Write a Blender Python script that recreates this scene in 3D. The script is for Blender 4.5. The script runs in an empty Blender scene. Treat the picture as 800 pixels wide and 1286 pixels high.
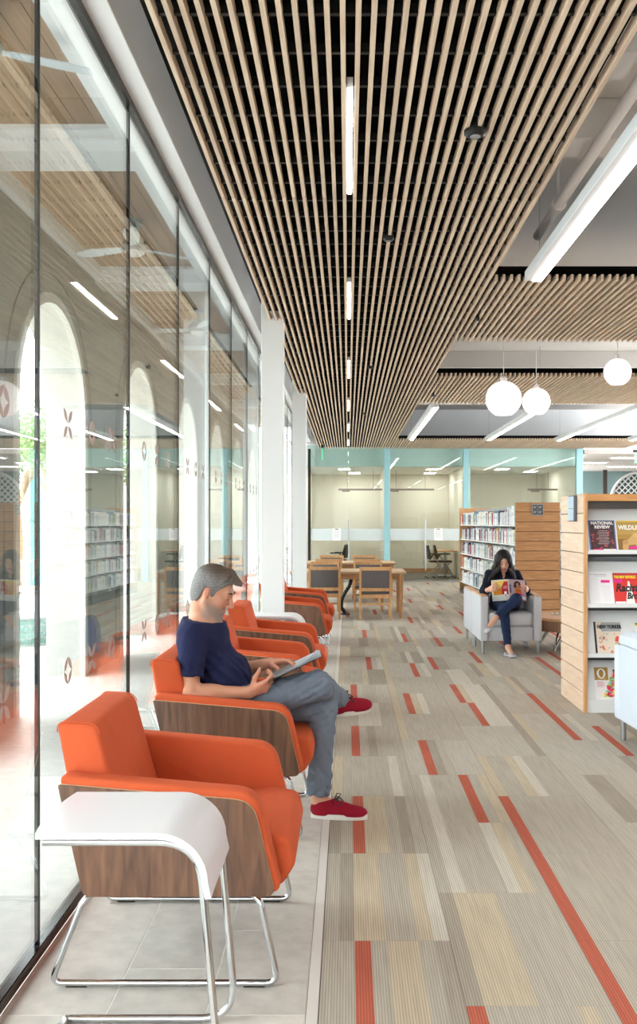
import bpy, bmesh, math, random
import numpy as np
from mathutils import Vector, Matrix
random.seed(7)
rng = np.random.default_rng(5)
S = bpy.context.scene
C = S.collection
PI = math.pi

# ------------------------------------------------------------------ camera
cam_data = bpy.data.cameras.new('camera')
cam_data.sensor_fit = 'VERTICAL'
cam_data.sensor_height = 36.0
cam_data.lens = 1207.0 / 1286.0 * 36.0
cam_data.shift_x = -37.0 / 1286.0
cam_data.shift_y = 14.0 / 1286.0
cam_data.clip_start = 0.05
cam = bpy.data.objects.new('camera', cam_data)
cam.location = (0, 0, 1.5)
cam.rotation_euler = (PI / 2, 0, 0)
C.objects.link(cam)
S.camera = cam
# ------------------------------------------------------------------ sky (bright overcast)
W = bpy.data.worlds.new('overcast_sky')
S.world = W
W.use_nodes = True
_b = W.node_tree.nodes['Background']
_b.inputs[0].default_value = (0.93, 0.97, 1.0, 1)
_b.inputs[1].default_value = 9.0
# ------------------------------------------------------------------ exposure
S.view_settings.view_transform = 'Standard'
S.view_settings.look = 'None'
S.view_settings.gamma = 1.0
S.view_settings.use_curve_mapping = False
S.view_settings.exposure = 0.46
LAMP = 16.0          # emission of the linear lamps' diffusers
S.cycles.use_denoising = True
S.cycles.max_bounces = 9
S.cycles.diffuse_bounces = 5
S.cycles.glossy_bounces = 4
S.cycles.transparent_max_bounces = 32
S.cycles.sample_clamp_indirect = 6.0
S.cycles.caustics_reflective = False
S.cycles.caustics_refractive = False

# ------------------------------------------------------------------ materials
def lin(c):
    r = []
    for v in c[:3]:
        v = v / 255.0
        r.append(v / 12.92 if v <= 0.04045 else ((v + 0.055) / 1.055) ** 2.4)
    return (r[0], r[1], r[2], 1.0)

MATS = {}
def nodes_of(name):
    m = bpy.data.materials.new(name)
    m.use_nodes = True
    nt = m.node_tree
    p = nt.nodes['Principled BSDF']
    return m, nt, p

def mat(name, col, rough=0.6, metal=0.0, noise=None, bump=None, spec=0.5, sheen=0.0, coat=0.0):
    """plain paint with optional noise = (scale, amount, stretch xyz) and bump = (scale, strength)"""
    if name in MATS:
        return MATS[name]
    m, nt, p = nodes_of(name)
    p.inputs['Base Color'].default_value = lin(col)
    p.inputs['Roughness'].default_value = rough
    p.inputs['Metallic'].default_value = metal
    p.inputs['Specular IOR Level'].default_value = spec
    if sheen: p.inputs['Sheen Weight'].default_value = sheen
    if coat: p.inputs['Coat Weight'].default_value = coat
    if noise or bump:
        tc = nt.nodes.new('ShaderNodeTexCoord')
    if noise:
        mp = nt.nodes.new('ShaderNodeMapping')
        st = noise[2] if len(noise) > 2 else (1, 1, 1)
        mp.inputs['Scale'].default_value = st
        nt.links.new(tc.outputs['Object'], mp.inputs['Vector'])
        n = nt.nodes.new('ShaderNodeTexNoise')
        n.inputs['Scale'].default_value = noise[0]
        n.inputs['Detail'].default_value = 5
        nt.links.new(mp.outputs[0], n.inputs['Vector'])
        mx = nt.nodes.new('ShaderNodeMix'); mx.data_type = 'RGBA'
        a = noise[1]
        c = lin(col)
        mx.inputs[6].default_value = tuple(max(0, v * (1 - a)) for v in c[:3]) + (1,)
        mx.inputs[7].default_value = tuple(min(1, v * (1 + a)) for v in c[:3]) + (1,)
        mr = nt.nodes.new('ShaderNodeMapRange')
        mr.inputs[1].default_value = 0.3; mr.inputs[2].default_value = 0.7
        nt.links.new(n.outputs['Fac'], mr.inputs[0])
        nt.links.new(mr.outputs[0], mx.inputs[0])
        nt.links.new(mx.outputs[2], p.inputs['Base Color'])
    if bump:
        nb = nt.nodes.new('ShaderNodeTexNoise')
        nb.inputs['Scale'].default_value = bump[0]
        nb.inputs['Detail'].default_value = 3
        nt.links.new(tc.outputs['Object'], nb.inputs['Vector'])
        bp = nt.nodes.new('ShaderNodeBump')
        bp.inputs['Strength'].default_value = bump[1]
        bp.inputs['Distance'].default_value = 0.004
        nt.links.new(nb.outputs['Fac'], bp.inputs['Height'])
        nt.links.new(bp.outputs[0], p.inputs['Normal'])
    MATS[name] = m
    return m

def wood(name, c1, c2, grain=(1, 1, 1), scale=14, rough=0.45, var=0.12):
    """streaked wood: grain = per-axis scale (small along the grain); each object gets its own offset and tone"""
    if name in MATS:
        return MATS[name]
    m, nt, p = nodes_of(name)
    tc = nt.nodes.new('ShaderNodeTexCoord')
    oi = nt.nodes.new('ShaderNodeObjectInfo')
    ad = nt.nodes.new('ShaderNodeVectorMath'); ad.operation = 'ADD'
    sc = nt.nodes.new('ShaderNodeVectorMath'); sc.operation = 'SCALE'
    sc.inputs['Scale'].default_value = 40
    cb = nt.nodes.new('ShaderNodeCombineXYZ')
    for i in range(3): nt.links.new(oi.outputs['Random'], cb.inputs[i])
    nt.links.new(cb.outputs[0], sc.inputs[0])
    nt.links.new(tc.outputs['Object'], ad.inputs[0]); nt.links.new(sc.outputs[0], ad.inputs[1])
    mp = nt.nodes.new('ShaderNodeMapping')
    mp.inputs['Scale'].default_value = grain
    nt.links.new(ad.outputs[0], mp.inputs['Vector'])
    n1 = nt.nodes.new('ShaderNodeTexNoise')
    n1.inputs['Scale'].default_value = scale; n1.inputs['Detail'].default_value = 6; n1.inputs['Distortion'].default_value = 0.6
    nt.links.new(mp.outputs[0], n1.inputs['Vector'])
    cr = nt.nodes.new('ShaderNodeValToRGB')
    cr.color_ramp.elements[0].position = 0.3; cr.color_ramp.elements[0].color = lin(c1)
    cr.color_ramp.elements[1].position = 0.7; cr.color_ramp.elements[1].color = lin(c2)
    nt.links.new(n1.outputs['Fac'], cr.inputs[0])
    hs = nt.nodes.new('ShaderNodeHueSaturation')
    mr = nt.nodes.new('ShaderNodeMapRange')
    mr.inputs[3].default_value = 1 - var; mr.inputs[4].default_value = 1 + var
    nt.links.new(oi.outputs['Random'], mr.inputs[0])
    nt.links.new(mr.outputs[0], hs.inputs['Value'])
    nt.links.new(cr.outputs[0], hs.inputs['Color'])
    nt.links.new(hs.outputs[0], p.inputs['Base Color'])
    p.inputs['Roughness'].default_value = rough
    bp = nt.nodes.new('ShaderNodeBump'); bp.inputs['Strength'].default_value = 0.12; bp.inputs['Distance'].default_value = 0.003
    nt.links.new(n1.outputs['Fac'], bp.inputs['Height']); nt.links.new(bp.outputs[0], p.inputs['Normal'])
    MATS[name] = m
    return m

def fabric(name, col, scale=900, amt=0.16, rough=0.9):
    if name in MATS:
        return MATS[name]
    m, nt, p = nodes_of(name)
    tc = nt.nodes.new('ShaderNodeTexCoord')
    n = nt.nodes.new('ShaderNodeTexNoise'); n.inputs['Scale'].default_value = scale; n.inputs['Detail'].default_value = 2
    n2 = nt.nodes.new('ShaderNodeTexNoise'); n2.inputs['Scale'].default_value = 9; n2.inputs['Detail'].default_value = 4
    nt.links.new(tc.outputs['Object'], n.inputs['Vector']); nt.links.new(tc.outputs['Object'], n2.inputs['Vector'])
    a = nt.nodes.new('ShaderNodeMath'); a.operation = 'MULTIPLY_ADD'; a.inputs[1].default_value = 0.3
    nt.links.new(n2.outputs['Fac'], a.inputs[0])
    s = nt.nodes.new('ShaderNodeMath'); s.operation = 'MULTIPLY'; s.inputs[1].default_value = 0.7
    nt.links.new(n.outputs['Fac'], s.inputs[0]); nt.links.new(s.outputs[0], a.inputs[2])
    mr = nt.nodes.new('ShaderNodeMapRange'); mr.inputs[1].default_value = 0.3; mr.inputs[2].default_value = 0.7
    nt.links.new(a.outputs[0], mr.inputs[0])
    mx = nt.nodes.new('ShaderNodeMix'); mx.data_type = 'RGBA'
    c = lin(col)
    mx.inputs[6].default_value = tuple(v * (1 - amt) for v in c[:3]) + (1,)
    mx.inputs[7].default_value = tuple(min(1, v * (1 + amt)) for v in c[:3]) + (1,)
    nt.links.new(mr.outputs[0], mx.inputs[0]); nt.links.new(mx.outputs[2], p.inputs['Base Color'])
    p.inputs['Roughness'].default_value = rough
    p.inputs['Specular IOR Level'].default_value = 0.25
    bp = nt.nodes.new('ShaderNodeBump'); bp.inputs['Strength'].default_value = 0.25; bp.inputs['Distance'].default_value = 0.001
    nt.links.new(n.outputs['Fac'], bp.inputs['Height']); nt.links.new(bp.outputs[0], p.inputs['Normal'])
    MATS[name] = m
    return m

def attr_mat(name, rough=0.6, fine=None, amt=0.1, sss=0.0, spec=0.4, rib=None):
    """colour from the mesh's 'Col' attribute, with fine grain on top"""
    if name in MATS:
        return MATS[name]
    m, nt, p = nodes_of(name)
    at = nt.nodes.new('ShaderNodeAttribute'); at.attribute_name = 'Col'
    out = at.outputs['Color']
    tc = nt.nodes.new('ShaderNodeTexCoord')
    if fine:
        mp = nt.nodes.new('ShaderNodeMapping'); mp.inputs['Scale'].default_value = fine[1]
        nt.links.new(tc.outputs['Object'], mp.inputs['Vector'])
        n = nt.nodes.new('ShaderNodeTexNoise'); n.inputs['Scale'].default_value = fine[0]; n.inputs['Detail'].default_value = 4
        nt.links.new(mp.outputs[0], n.inputs['Vector'])
        mr = nt.nodes.new('ShaderNodeMapRange'); mr.inputs[1].default_value = 0.28; mr.inputs[2].default_value = 0.72
        mr.inputs[3].default_value = 1 - amt; mr.inputs[4].default_value = 1 + amt
        nt.links.new(n.outputs['Fac'], mr.inputs[0])
        hs = nt.nodes.new('ShaderNodeHueSaturation')
        nt.links.new(mr.outputs[0], hs.inputs['Value']); nt.links.new(out, hs.inputs['Color'])
        out = hs.outputs[0]
        bp = nt.nodes.new('ShaderNodeBump'); bp.inputs['Strength'].default_value = 0.2; bp.inputs['Distance'].default_value = 0.002
        nt.links.new(n.outputs['Fac'], bp.inputs['Height']); nt.links.new(bp.outputs[0], p.inputs['Normal'])
    if rib:   # fine parallel ribs (carpet pile rows)
        wv = nt.nodes.new('ShaderNodeTexWave'); wv.wave_type = 'BANDS'; wv.bands_direction = 'X'
        wv.inputs['Scale'].default_value = rib; wv.inputs['Distortion'].default_value = 0.4; wv.inputs['Detail'].default_value = 1
        nt.links.new(tc.outputs['Object'], wv.inputs['Vector'])
        mr2 = nt.nodes.new('ShaderNodeMapRange'); mr2.inputs[3].default_value = 0.80; mr2.inputs[4].default_value = 1.14
        nt.links.new(wv.outputs['Fac'], mr2.inputs[0])
        h2 = nt.nodes.new('ShaderNodeHueSaturation')
        nt.links.new(mr2.outputs[0], h2.inputs['Value']); nt.links.new(out, h2.inputs['Color'])
        out = h2.outputs[0]
    nt.links.new(out, p.inputs['Base Color'])
    p.inputs['Roughness'].default_value = rough
    p.inputs['Specular IOR Level'].default_value = spec
    if sss:
        p.inputs['Subsurface Weight'].default_value = sss
        p.inputs['Subsurface Radius'].default_value = (0.012, 0.005, 0.003)
    MATS[name] = m
    return m

def emit(name, col, strength):
    if name in MATS:
        return MATS[name]
    m, nt, p = nodes_of(name)
    p.inputs['Base Color'].default_value = lin(col)
    p.inputs['Emission Color'].default_value = lin(col)
    p.inputs['Emission Strength'].default_value = strength
    MATS[name] = m
    return m

def glass(name, tint, ior=1.5, wave=0.0, gloss=1.0):
    """clear architectural glass: transparent body with Fresnel reflection"""
    if name in MATS:
        return MATS[name]
    m = bpy.data.materials.new(name); m.use_nodes = True
    nt = m.node_tree; nt.nodes.clear()
    o = nt.nodes.new('ShaderNodeOutputMaterial')
    t = nt.nodes.new('ShaderNodeBsdfTransparent'); t.inputs[0].default_value = tint
    g = nt.nodes.new('ShaderNodeBsdfGlossy'); g.inputs['Roughness'].default_value = 0.0
    g.inputs[0].default_value = (gloss, gloss, gloss, 1)
    f = nt.nodes.new('ShaderNodeFresnel')
    ge = nt.nodes.new('ShaderNodeNewGeometry')     # both faces of the pane reflect like an air-to-glass surface
    mr = nt.nodes.new('ShaderNodeMapRange'); mr.inputs[3].default_value = ior; mr.inputs[4].default_value = 1.0 / ior
    nt.links.new(ge.outputs['Backfacing'], mr.inputs[0]); nt.links.new(mr.outputs[0], f.inputs[0])
    mx = nt.nodes.new('ShaderNodeMixShader')
    nt.links.new(f.outputs[0], mx.inputs[0]); nt.links.new(t.outputs[0], mx.inputs[1]); nt.links.new(g.outputs[0], mx.inputs[2])
    nt.links.new(mx.outputs[0], o.inputs[0])
    if wave:
        tc = nt.nodes.new('ShaderNodeTexCoord')
        n = nt.nodes.new('ShaderNodeTexNoise'); n.inputs['Scale'].default_value = 1.6; n.inputs['Detail'].default_value = 0
        nt.links.new(tc.outputs['Object'], n.inputs['Vector'])
        bp = nt.nodes.new('ShaderNodeBump'); bp.inputs['Strength'].default_value = 1.0; bp.inputs['Distance'].default_value = wave
        nt.links.new(n.outputs['Fac'], bp.inputs['Height']); nt.links.new(bp.outputs[0], g.inputs['Normal'])
    MATS[name] = m
    return m

def film(name, col, alpha, rough=0.5):
    """translucent film stuck on glass"""
    if name in MATS:
        return MATS[name]
    m, nt, p = nodes_of(name)
    p.inputs['Base Color'].default_value = lin(col)
    p.inputs['Alpha'].default_value = alpha
    p.inputs['Roughness'].default_value = rough
    MATS[name] = m
    return m

# ------------------------------------------------------------------ mesh helpers
def new_bm(): return bmesh.new()

def merge(bm, tmp, mi=0):
    for f in tmp.faces: f.material_index = mi
    me = bpy.data.meshes.new('tmp'); tmp.to_mesh(me); tmp.free()
    bm.from_mesh(me); bpy.data.meshes.remove(me)

def box(bm, x0, x1, y0, y1, z0, z1, bev=0.0, seg=2, mi=0, M=None):
    t = bmesh.new()
    v = [t.verts.new((x, y, z)) for x in (x0, x1) for y in (y0, y1) for z in (z0, z1)]
    for q in ((0, 1, 3, 2), (4, 6, 7, 5), (0, 4, 5, 1), (2, 3, 7, 6), (0, 2, 6, 4), (1, 5, 7, 3)):
        t.faces.new([v[i] for i in q])
    bmesh.ops.recalc_face_normals(t, faces=t.faces[:])
    if bev: bmesh.ops.bevel(t, geom=t.edges[:], offset=bev, segments=seg, profile=0.5, affect='EDGES')
    if M is not None: bmesh.ops.transform(t, matrix=M, verts=t.verts[:])
    merge(bm, t, mi)

AX = {'x': lambda a, b, c: (c, a, b), 'y': lambda a, b, c: (a, c, b), 'z': lambda a, b, c: (a, b, c)}
def prism(bm, poly, axis, lo, hi, bev=0.0, seg=2, mi=0, mi_side=None, M=None):
    """poly of 2-D points extruded along axis; 'y': (x,z), 'x': (y,z), 'z': (x,y)"""
    t = bmesh.new(); f = AX[axis]
    a = [t.verts.new(f(p[0], p[1], lo)) for p in poly]
    b = [t.verts.new(f(p[0], p[1], hi)) for p in poly]
    n = len(poly)
    caps = [t.faces.new(a), t.faces.new(b[::-1])]
    sides = [t.faces.new((a[i], a[(i + 1) % n], b[(i + 1) % n], b[i])) for i in range(n)]
    bmesh.ops.recalc_face_normals(t, faces=t.faces[:])
    if bev:
        ed = [e for c in caps for e in c.edges]
        bmesh.ops.bevel(t, geom=ed, offset=bev, segments=seg, profile=0.5, affect='EDGES')
    if M is not None: bmesh.ops.transform(t, matrix=M, verts=t.verts[:])
    if mi_side is None:
        merge(bm, t, mi)
    else:
        k = {'x': 0, 'y': 1, 'z': 2}[axis]
        t.normal_update()
        for fc in t.faces: fc.material_index = mi if abs(fc.normal[k]) > 0.7 else mi_side
        me = bpy.data.meshes.new('tmp'); t.to_mesh(me); t.free(); bm.from_mesh(me); bpy.data.meshes.remove(me)

def fillet(pts, radii, n=6):
    """round the corners of a closed 2-D polygon"""
    out = []; m = len(pts)
    for i in range(m):
        p = Vector(pts[i]); a = Vector(pts[i - 1]); b = Vector(pts[(i + 1) % m]); r = radii[i] if hasattr(radii, '__len__') else radii
        if r <= 0: out.append(tuple(p)); continue
        u = (a - p).normalized(); w = (b - p).normalized()
        ang = u.angle(w); d = min(r / math.tan(ang / 2), 0.49 * min((a - p).length, (b - p).length))
        p0, p1 = p + u * d, p + w * d
        for k in range(n + 1):
            s = k / n
            out.append(tuple((1 - s) ** 2 * p0 + 2 * s * (1 - s) * p + s * s * p1))
    return out

def fillet3(pts, r, n=5):
    """round the inner corners of an open 3-D path"""
    pts = [Vector(p) for p in pts]; out = [pts[0]]
    for i in range(1, len(pts) - 1):
        p, a, b = pts[i], pts[i - 1], pts[i + 1]
        u = (a - p).normalized(); w = (b - p).normalized()
        d = min(r, 0.45 * (a - p).length, 0.45 * (b - p).length)
        p0, p1 = p + u * d, p + w * d
        for k in range(n + 1):
            s = k / n
            out.append((1 - s) ** 2 * p0 + 2 * s * (1 - s) * p + s * s * p1)
    out.append(pts[-1])
    return out

def tube(bm, pts, r, n=10, mi=0, closed=False, caps=True, squash=None):
    pts = [Vector(p) for p in pts]; m = len(pts)
    rs = r if hasattr(r, '__len__') else [r] * m
    rings = []; prev = None
    for i in range(m):
        if closed: d = pts[(i + 1) % m] - pts[i - 1]
        else: d = pts[min(i + 1, m - 1)] - pts[max(i - 1, 0)]
        d.normalize()
        if prev is None:
            ref = Vector((0, 0, 1)) if abs(d.z) < 0.9 else Vector((1, 0, 0))
            u = d.cross(ref).normalized()
        else:
            u = (prev - d * prev.dot(d)).normalized()
        prev = u; w = d.cross(u)
        sq = squash or (1, 1)
        rings.append([bm.verts.new(pts[i] + (u * math.cos(2 * PI * k / n) * sq[0] + w * math.sin(2 * PI * k / n) * sq[1]) * rs[i]) for k in range(n)])
    L = m if closed else m - 1
    for i in range(L):
        a, b = rings[i], rings[(i + 1) % m]
        for k in range(n):
            f = bm.faces.new((a[k], a[(k + 1) % n], b[(k + 1) % n], b[k])); f.material_index = mi; f.smooth = True
    if caps and not closed:
        f = bm.faces.new(rings[0][::-1]); f.material_index = mi
        f = bm.faces.new(rings[-1]); f.material_index = mi

def lathe(bm, prof, c, n=24, mi=0):
    """profile (r, z) about the vertical axis through c"""
    rings = []
    for r, z in prof:
        rings.append([bm.verts.new((c[0] + max(r, 1e-4) * math.cos(2 * PI * k / n), c[1] + max(r, 1e-4) * math.sin(2 * PI * k / n), c[2] + z)) for k in range(n)])
    for i in range(len(rings) - 1):
        for k in range(n):
            f = bm.faces.new((rings[i][k], rings[i][(k + 1) % n], rings[i + 1][(k + 1) % n], rings[i + 1][k])); f.material_index = mi; f.smooth = True
    bm.faces.new(rings[0][::-1]).material_index = mi; bm.faces.new(rings[-1]).material_index = mi

def mesh_of(name, bm, mats, smooth=None):
    bmesh.ops.recalc_face_normals(bm, faces=bm.faces[:])
    me = bpy.data.meshes.new(name); bm.to_mesh(me); bm.free()
    for m in (mats if isinstance(mats, (list, tuple)) else [mats]): me.materials.append(m)
    if smooth is not None:
        me.polygons.foreach_set('use_smooth', [True] * len(me.polygons))
        me.set_sharp_from_angle(angle=math.radians(smooth))
    return me

def place(name, me, parent=None, loc=(0, 0, 0), rot=(0, 0, 0)):
    o = bpy.data.objects.new(name, me); C.objects.link(o)
    o.location = loc; o.rotation_euler = rot
    if parent is not None: o.parent = parent
    return o

def obj(name, bm, mats, parent=None, smooth=35, loc=(0, 0, 0), rot=(0, 0, 0)):
    return place(name, mesh_of(name, bm, mats, smooth), parent, loc, rot)

def tag(o, label=None, cat=None, group=None, kind=None):
    if label: o['label'] = label
    if cat: o['category'] = cat
    if group: o['group'] = group
    if kind: o['kind'] = kind
    return o

def thing(name, label, cat, loc=(0, 0, 0), rz=0.0, group=None, kind=None):
    o = bpy.data.objects.new(name, None); C.objects.link(o)
    o.empty_display_size = 0.1
    o.location = loc; o.rotation_euler = (0, 0, rz)
    return tag(o, label, cat, group, kind)

def struct(name, bm, m, parent=None, label=None, smooth=35):
    o = obj(name, bm, m, parent, smooth)
    if parent is None: o['kind'] = 'structure'
    if label: o['label'] = label
    return o

KIDS = {}
def copy_tree(o, parent=None, kids=None):
    c = o.copy(); C.objects.link(c)
    if parent is not None: c.parent = parent
    for ch in [k for k in o.children]: copy_tree(ch, c)
    return c

def text_mesh(s, size, thick=0.0, sx=1.0, shear=0.0, align='LEFT'):
    cu = bpy.data.curves.new('lettering', 'FONT')
    cu.body = s; cu.size = size; cu.offset = thick; cu.align_x = align; cu.shear = shear; cu.resolution_u = 2
    o = bpy.data.objects.new('lettering', cu); C.objects.link(o)
    dg = bpy.context.evaluated_depsgraph_get(); dg.update()
    me = bpy.data.meshes.new_from_object(o.evaluated_get(dg))
    bpy.data.objects.remove(o); bpy.data.curves.remove(cu)
    if sx != 1.0: me.transform(Matrix.Diagonal((sx, 1, 1, 1)))
    me.materials.clear()
    return me

def set_col(me, cols):
    a = me.color_attributes.new('Col', 'FLOAT_COLOR', 'POINT')
    buf = np.ones((len(me.vertices), 4), np.float32); buf[:, :3] = cols
    a.data.foreach_set('color', buf.ravel())
# ------------------------------------------------------------------ shared materials
WHITE = mat('white_paint', (238, 239, 240), 0.55)
CEIL = mat('ceiling_paint', (214, 208, 202), 0.8, noise=(1.2, 0.03))
DARKP = mat('dark_plenum_paint', (70, 68, 66), 0.9)
BLACK = mat('black_metal', (14, 14, 15), 0.45)
BLACKM = mat('matt_black', (6, 6, 6), 0.95, spec=0.1)
CHROME = mat('chrome', (205, 207, 210), 0.12, metal=1.0)
STEEL = mat('brushed_steel', (170, 172, 175), 0.35, metal=1.0)
SLATW = wood('slat_wood', (198, 172, 146), (222, 201, 178), (9, 0.5, 9), 6, 0.5, 0.10)
OAK = wood('oak', (186, 135, 88), (214, 166, 116), (9, 9, 0.8), 5, 0.45, 0.08)
OAKH = wood('oak_planks', (176, 124, 82), (205, 154, 106), (0.9, 9, 9), 5, 0.45, 0.06)
OAKP = wood('pale_oak_planks', (216, 184, 158), (230, 204, 180), (9, 0.9, 9), 4, 0.5, 0.04)
WALNUT = wood('walnut', (72, 46, 33), (124, 86, 63), (5, 9, 0.55), 7, 0.4, 0.05)
PLYEDGE = mat('ply_edge', (214, 186, 150), 0.6)
STONE = attr_mat('stone_tile', 0.42, (13, (1, 1, 1)), 0.13)
TEALG = mat('teal_painted_post', (150, 198, 206), 0.4)
GLASS = glass('facade_glass', (0.95, 0.985, 0.972, 1), 1.68, wave=0.00012)
GLASSP = glass('partition_glass', (0.93, 0.975, 0.96, 1), 1.5, wave=0.0002)
DIFF = emit('lamp_diffuser', (255, 250, 246), LAMP)
CREAM = mat('cream_wall', (228, 222, 208), 0.7)

GX = -1.08           # facade glass plane
ZS = 3.40            # underside of the slat ceiling
YB = 24.6            # glazed partition at the end of the room

# ------------------------------------------------------------------ floors
bm = new_bm(); box(bm, -1.02, 9.5, -3.4, 31.0, -0.12, -0.008)
carpet = struct('floor', bm, mat('carpet_backing', (104, 97, 88), 0.95), label='carpet tile floor of the reading room in taupe, beige and orange-red strips')
CARP = attr_mat('carpet_pile', 0.95, (70, (1, 0.05, 1)), 0.10, spec=0.1, rib=34)
PAL = {'t': (174, 164, 151), 'g': (180, 171, 159), 'b': (186, 171, 149), 'd': (160, 149, 136), 'c': (194, 186, 173), 'r': (178, 96, 77)}
TW, TL, TX0 = 0.457, 0.9144, -0.09
SW = TW / 8
def carpet_mesh(code):
    bm = new_bm(); cols = []
    x = 0; z = 0.0
    g = 0.0008
    xs = [SW * i for i in range(9)]; xs[0] += g; xs[8] -= g
    for i, ch in enumerate(code):
        q = [bm.verts.new(p) for p in ((xs[i], g, 0), (xs[i + 1], g, 0), (xs[i + 1], TL - g, 0), (xs[i], TL - g, 0))]
        bm.faces.new(q); cols += [PAL[ch]] * 4
        for a, b in ((q[0], q[1]), (q[2], q[3])):
            e = [bm.verts.new((a.co.x, a.co.y, -0.007)), bm.verts.new((b.co.x, b.co.y, -0.007))]
            bm.faces.new((a, e[0], e[1], b)); cols += [PAL[ch]] * 2
    for xx, ch in ((xs[0], code[0]), (xs[8], code[7])):
        q = [bm.verts.new(p) for p in ((xx, g, 0), (xx, TL - g, 0), (xx, TL - g, -0.007), (xx, g, -0.007))]
        bm.faces.new(q); cols += [PAL[ch]] * 4
    me = mesh_of('carpet_tile', bm, CARP)
    set_col(me, np.array([lin(c)[:3] for c in cols], np.float32))
    return me
def rand_code(r):
    s = ''
    base = r.choice('tttgg')
    while len(s) < 8:
        ch = r.choice((base, base, base, 't', 'b', 'b', 'c', 'd', 'g'))
        s += ch * (r.choice((1, 1, 2)) if ch in 'bcd' else r.choice((1, 2, 3)))
    return s[:8]
CODES = {}
spare = []
def carpet_for(code):
    if code not in CODES: CODES[code] = carpet_mesh(code)
    return CODES[code]
r_ = random.Random(11)
pool = [rand_code(r_) for _ in range(26)]
# (column, row) -> red strip index; rows start at .9144*(row + .775 | .265)
reds = {(0, 2): 2, (0, 4): 2, (0, 6): 2, (0, 8): 2, (0, 10): 5, (0, 13): 5, (0, 16): 1, (0, 20): 3,
        (1, 2): 0, (1, 6): 2, (1, 5): 5, (1, 8): 2, (1, 10): 5, (1, 13): 6, (1, 17): 1, (1, 21): 5,
        (2, 2): 0, (2, 3): 0, (2, 4): 0, (2, 7): 3, (2, 8): 2, (2, 10): 1, (2, 12): 5, (2, 15): 2, (2, 19): 6, (2, 22): 3,
        (3, 7): 5, (3, 8): 5, (3, 11): 2, (3, 14): 4, (3, 18): 6, (3, 23): 1,
        (4, 6): 1, (4, 9): 6, (4, 12): 3, (4, 16): 2, (4, 21): 4, (5, 8): 5, (5, 11): 2, (5, 15): 6, (5, 19): 3, (6, 13): 2, (6, 17): 5,
        (6, 22): 1, (7, 14): 6, (7, 20): 2, (8, 18): 4, (8, 23): 1}
fixed = {(0, 2): 'ttrtbbtd', (0, 3): 'tdbbttbc', (0, 4): 'dtrbbtdt', (0, 1): 'ttrbttbb', (1, 2): 'rtttttbt', (1, 3): 'dbbbtttt', (1, 4): 'tctttcbt', (1, 1): 'rtttbttt', (2, 3): 'rttttttt', (2, 2): 'rttttttt', (2, 1): 'trtttttt', (2, 4): 'rttttttt', (1, 5): 'tctttrtb', (0, 5): 'btttttct'}
for c in range(0, 18):
    fr = 0.775 if c % 2 == 0 else 0.265
    for k in range(0, 27):
        y0 = TL * (k + fr); x0 = TX0 + TW * c
        if y0 + TL < 2.5 or y0 > YB - 0.05: continue
        if x0 > 0.3007 * (y0 + TL) + 0.12:
            spare.append((x0, y0)); continue
        code = fixed.get((c, k)) or pool[r_.randrange(26)]
        if (c, k) in reds:
            i = reds[(c, k)]; code = code[:i] + 'r' + code[i + 1:]
        elif (c, k) not in fixed and r_.random() < 0.05 and k > 9:
            i = r_.randrange(8); code = code[:i] + 'r' + code[i + 1:]
        place('carpet_tile', carpet_for(code), carpet, (x0, y0, 0))
# the same carpet goes on beyond the picture's right edge: one joined part
for c in range(18, 21):
    for k in range(0, 27):
        spare.append((TX0 + TW * c, TL * (k + (0.775 if c % 2 == 0 else 0.265))))
V_, F_, K_ = [], [], []
for (x0, y0) in spare:
    if y0 > YB - 0.3: continue
    code = pool[r_.randrange(26)]
    if r_.random() < 0.15: i = r_.randrange(8); code = code[:i] + 'r' + code[i + 1:]
    y1 = min(y0 + TL, YB - 0.1) - 0.0008
    for i, ch in enumerate(code):
        n0 = len(V_); xa, xb = x0 + SW * i + (0.0008 if i == 0 else 0), x0 + SW * (i + 1) - (0.0008 if i == 7 else 0)
        V_ += [(xa, y0 + 0.0008, 0), (xb, y0 + 0.0008, 0), (xb, y1, 0), (xa, y1, 0)]; F_.append((n0, n0 + 1, n0 + 2, n0 + 3)); K_ += [lin(PAL[ch])[:3]] * 4
me = bpy.data.meshes.new('carpet_tiles'); me.from_pydata(V_, [], F_); me.materials.append(CARP); set_col(me, np.array(K_, np.float32))
place('carpet_tiles', me, carpet)['kind'] = 'stuff'
# stone floor along the glass, and out into the loggia
def stone_floor(name, x0, x1, xs, y_lo, y_hi, length, label, seed, base=(196, 189, 181)):
    rr = random.Random(seed)
    bm = new_bm(); box(bm, x0, x1, y_lo - 2.5, y_hi, -0.12, -0.0012)
    fl = struct(name, bm, mat('grout', (228, 222, 214), 0.9), label=label)
    vars_ = []
    for c in range(len(xs) - 1):
        row = []
        for v in range(4):
            k = 1 + rr.uniform(-0.035, 0.035)
            b = new_bm(); box(b, 0.0018, xs[c + 1] - xs[c] - 0.0018, 0.0018, length - 0.0018, -0.03, 0.0, 0.0008, 1)
            me = mesh_of('tile', b, STONE)
            set_col(me, np.array([lin([q * k for q in base])[:3]] * len(me.vertices), np.float32))
            row.append(me)
        vars_.append(row)
    for c in range(len(xs) - 1):
        y = y_lo + (length / 2 if c % 2 else 0)
        while y < y_hi - length * 0.5:
            place('tile', vars_[c][rr.randrange(4)], fl, (xs[c], y, 0))
            y += length
    return fl
stone_floor('floor.001', -1.06, -0.13, [-1.045, -0.74, -0.435, -0.13], 2.32, 24.0, 0.61, 'pale stone tile strip of floor under the armchairs beside the glass', 3)
stone_floor('floor.002', -3.7, -1.11, [-3.66, -2.96, -2.36, -1.74, -1.12], 1.6, 24.0, 0.61, 'pale stone paving of the covered walk outside the glass', 4, (196, 195, 191))
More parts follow.
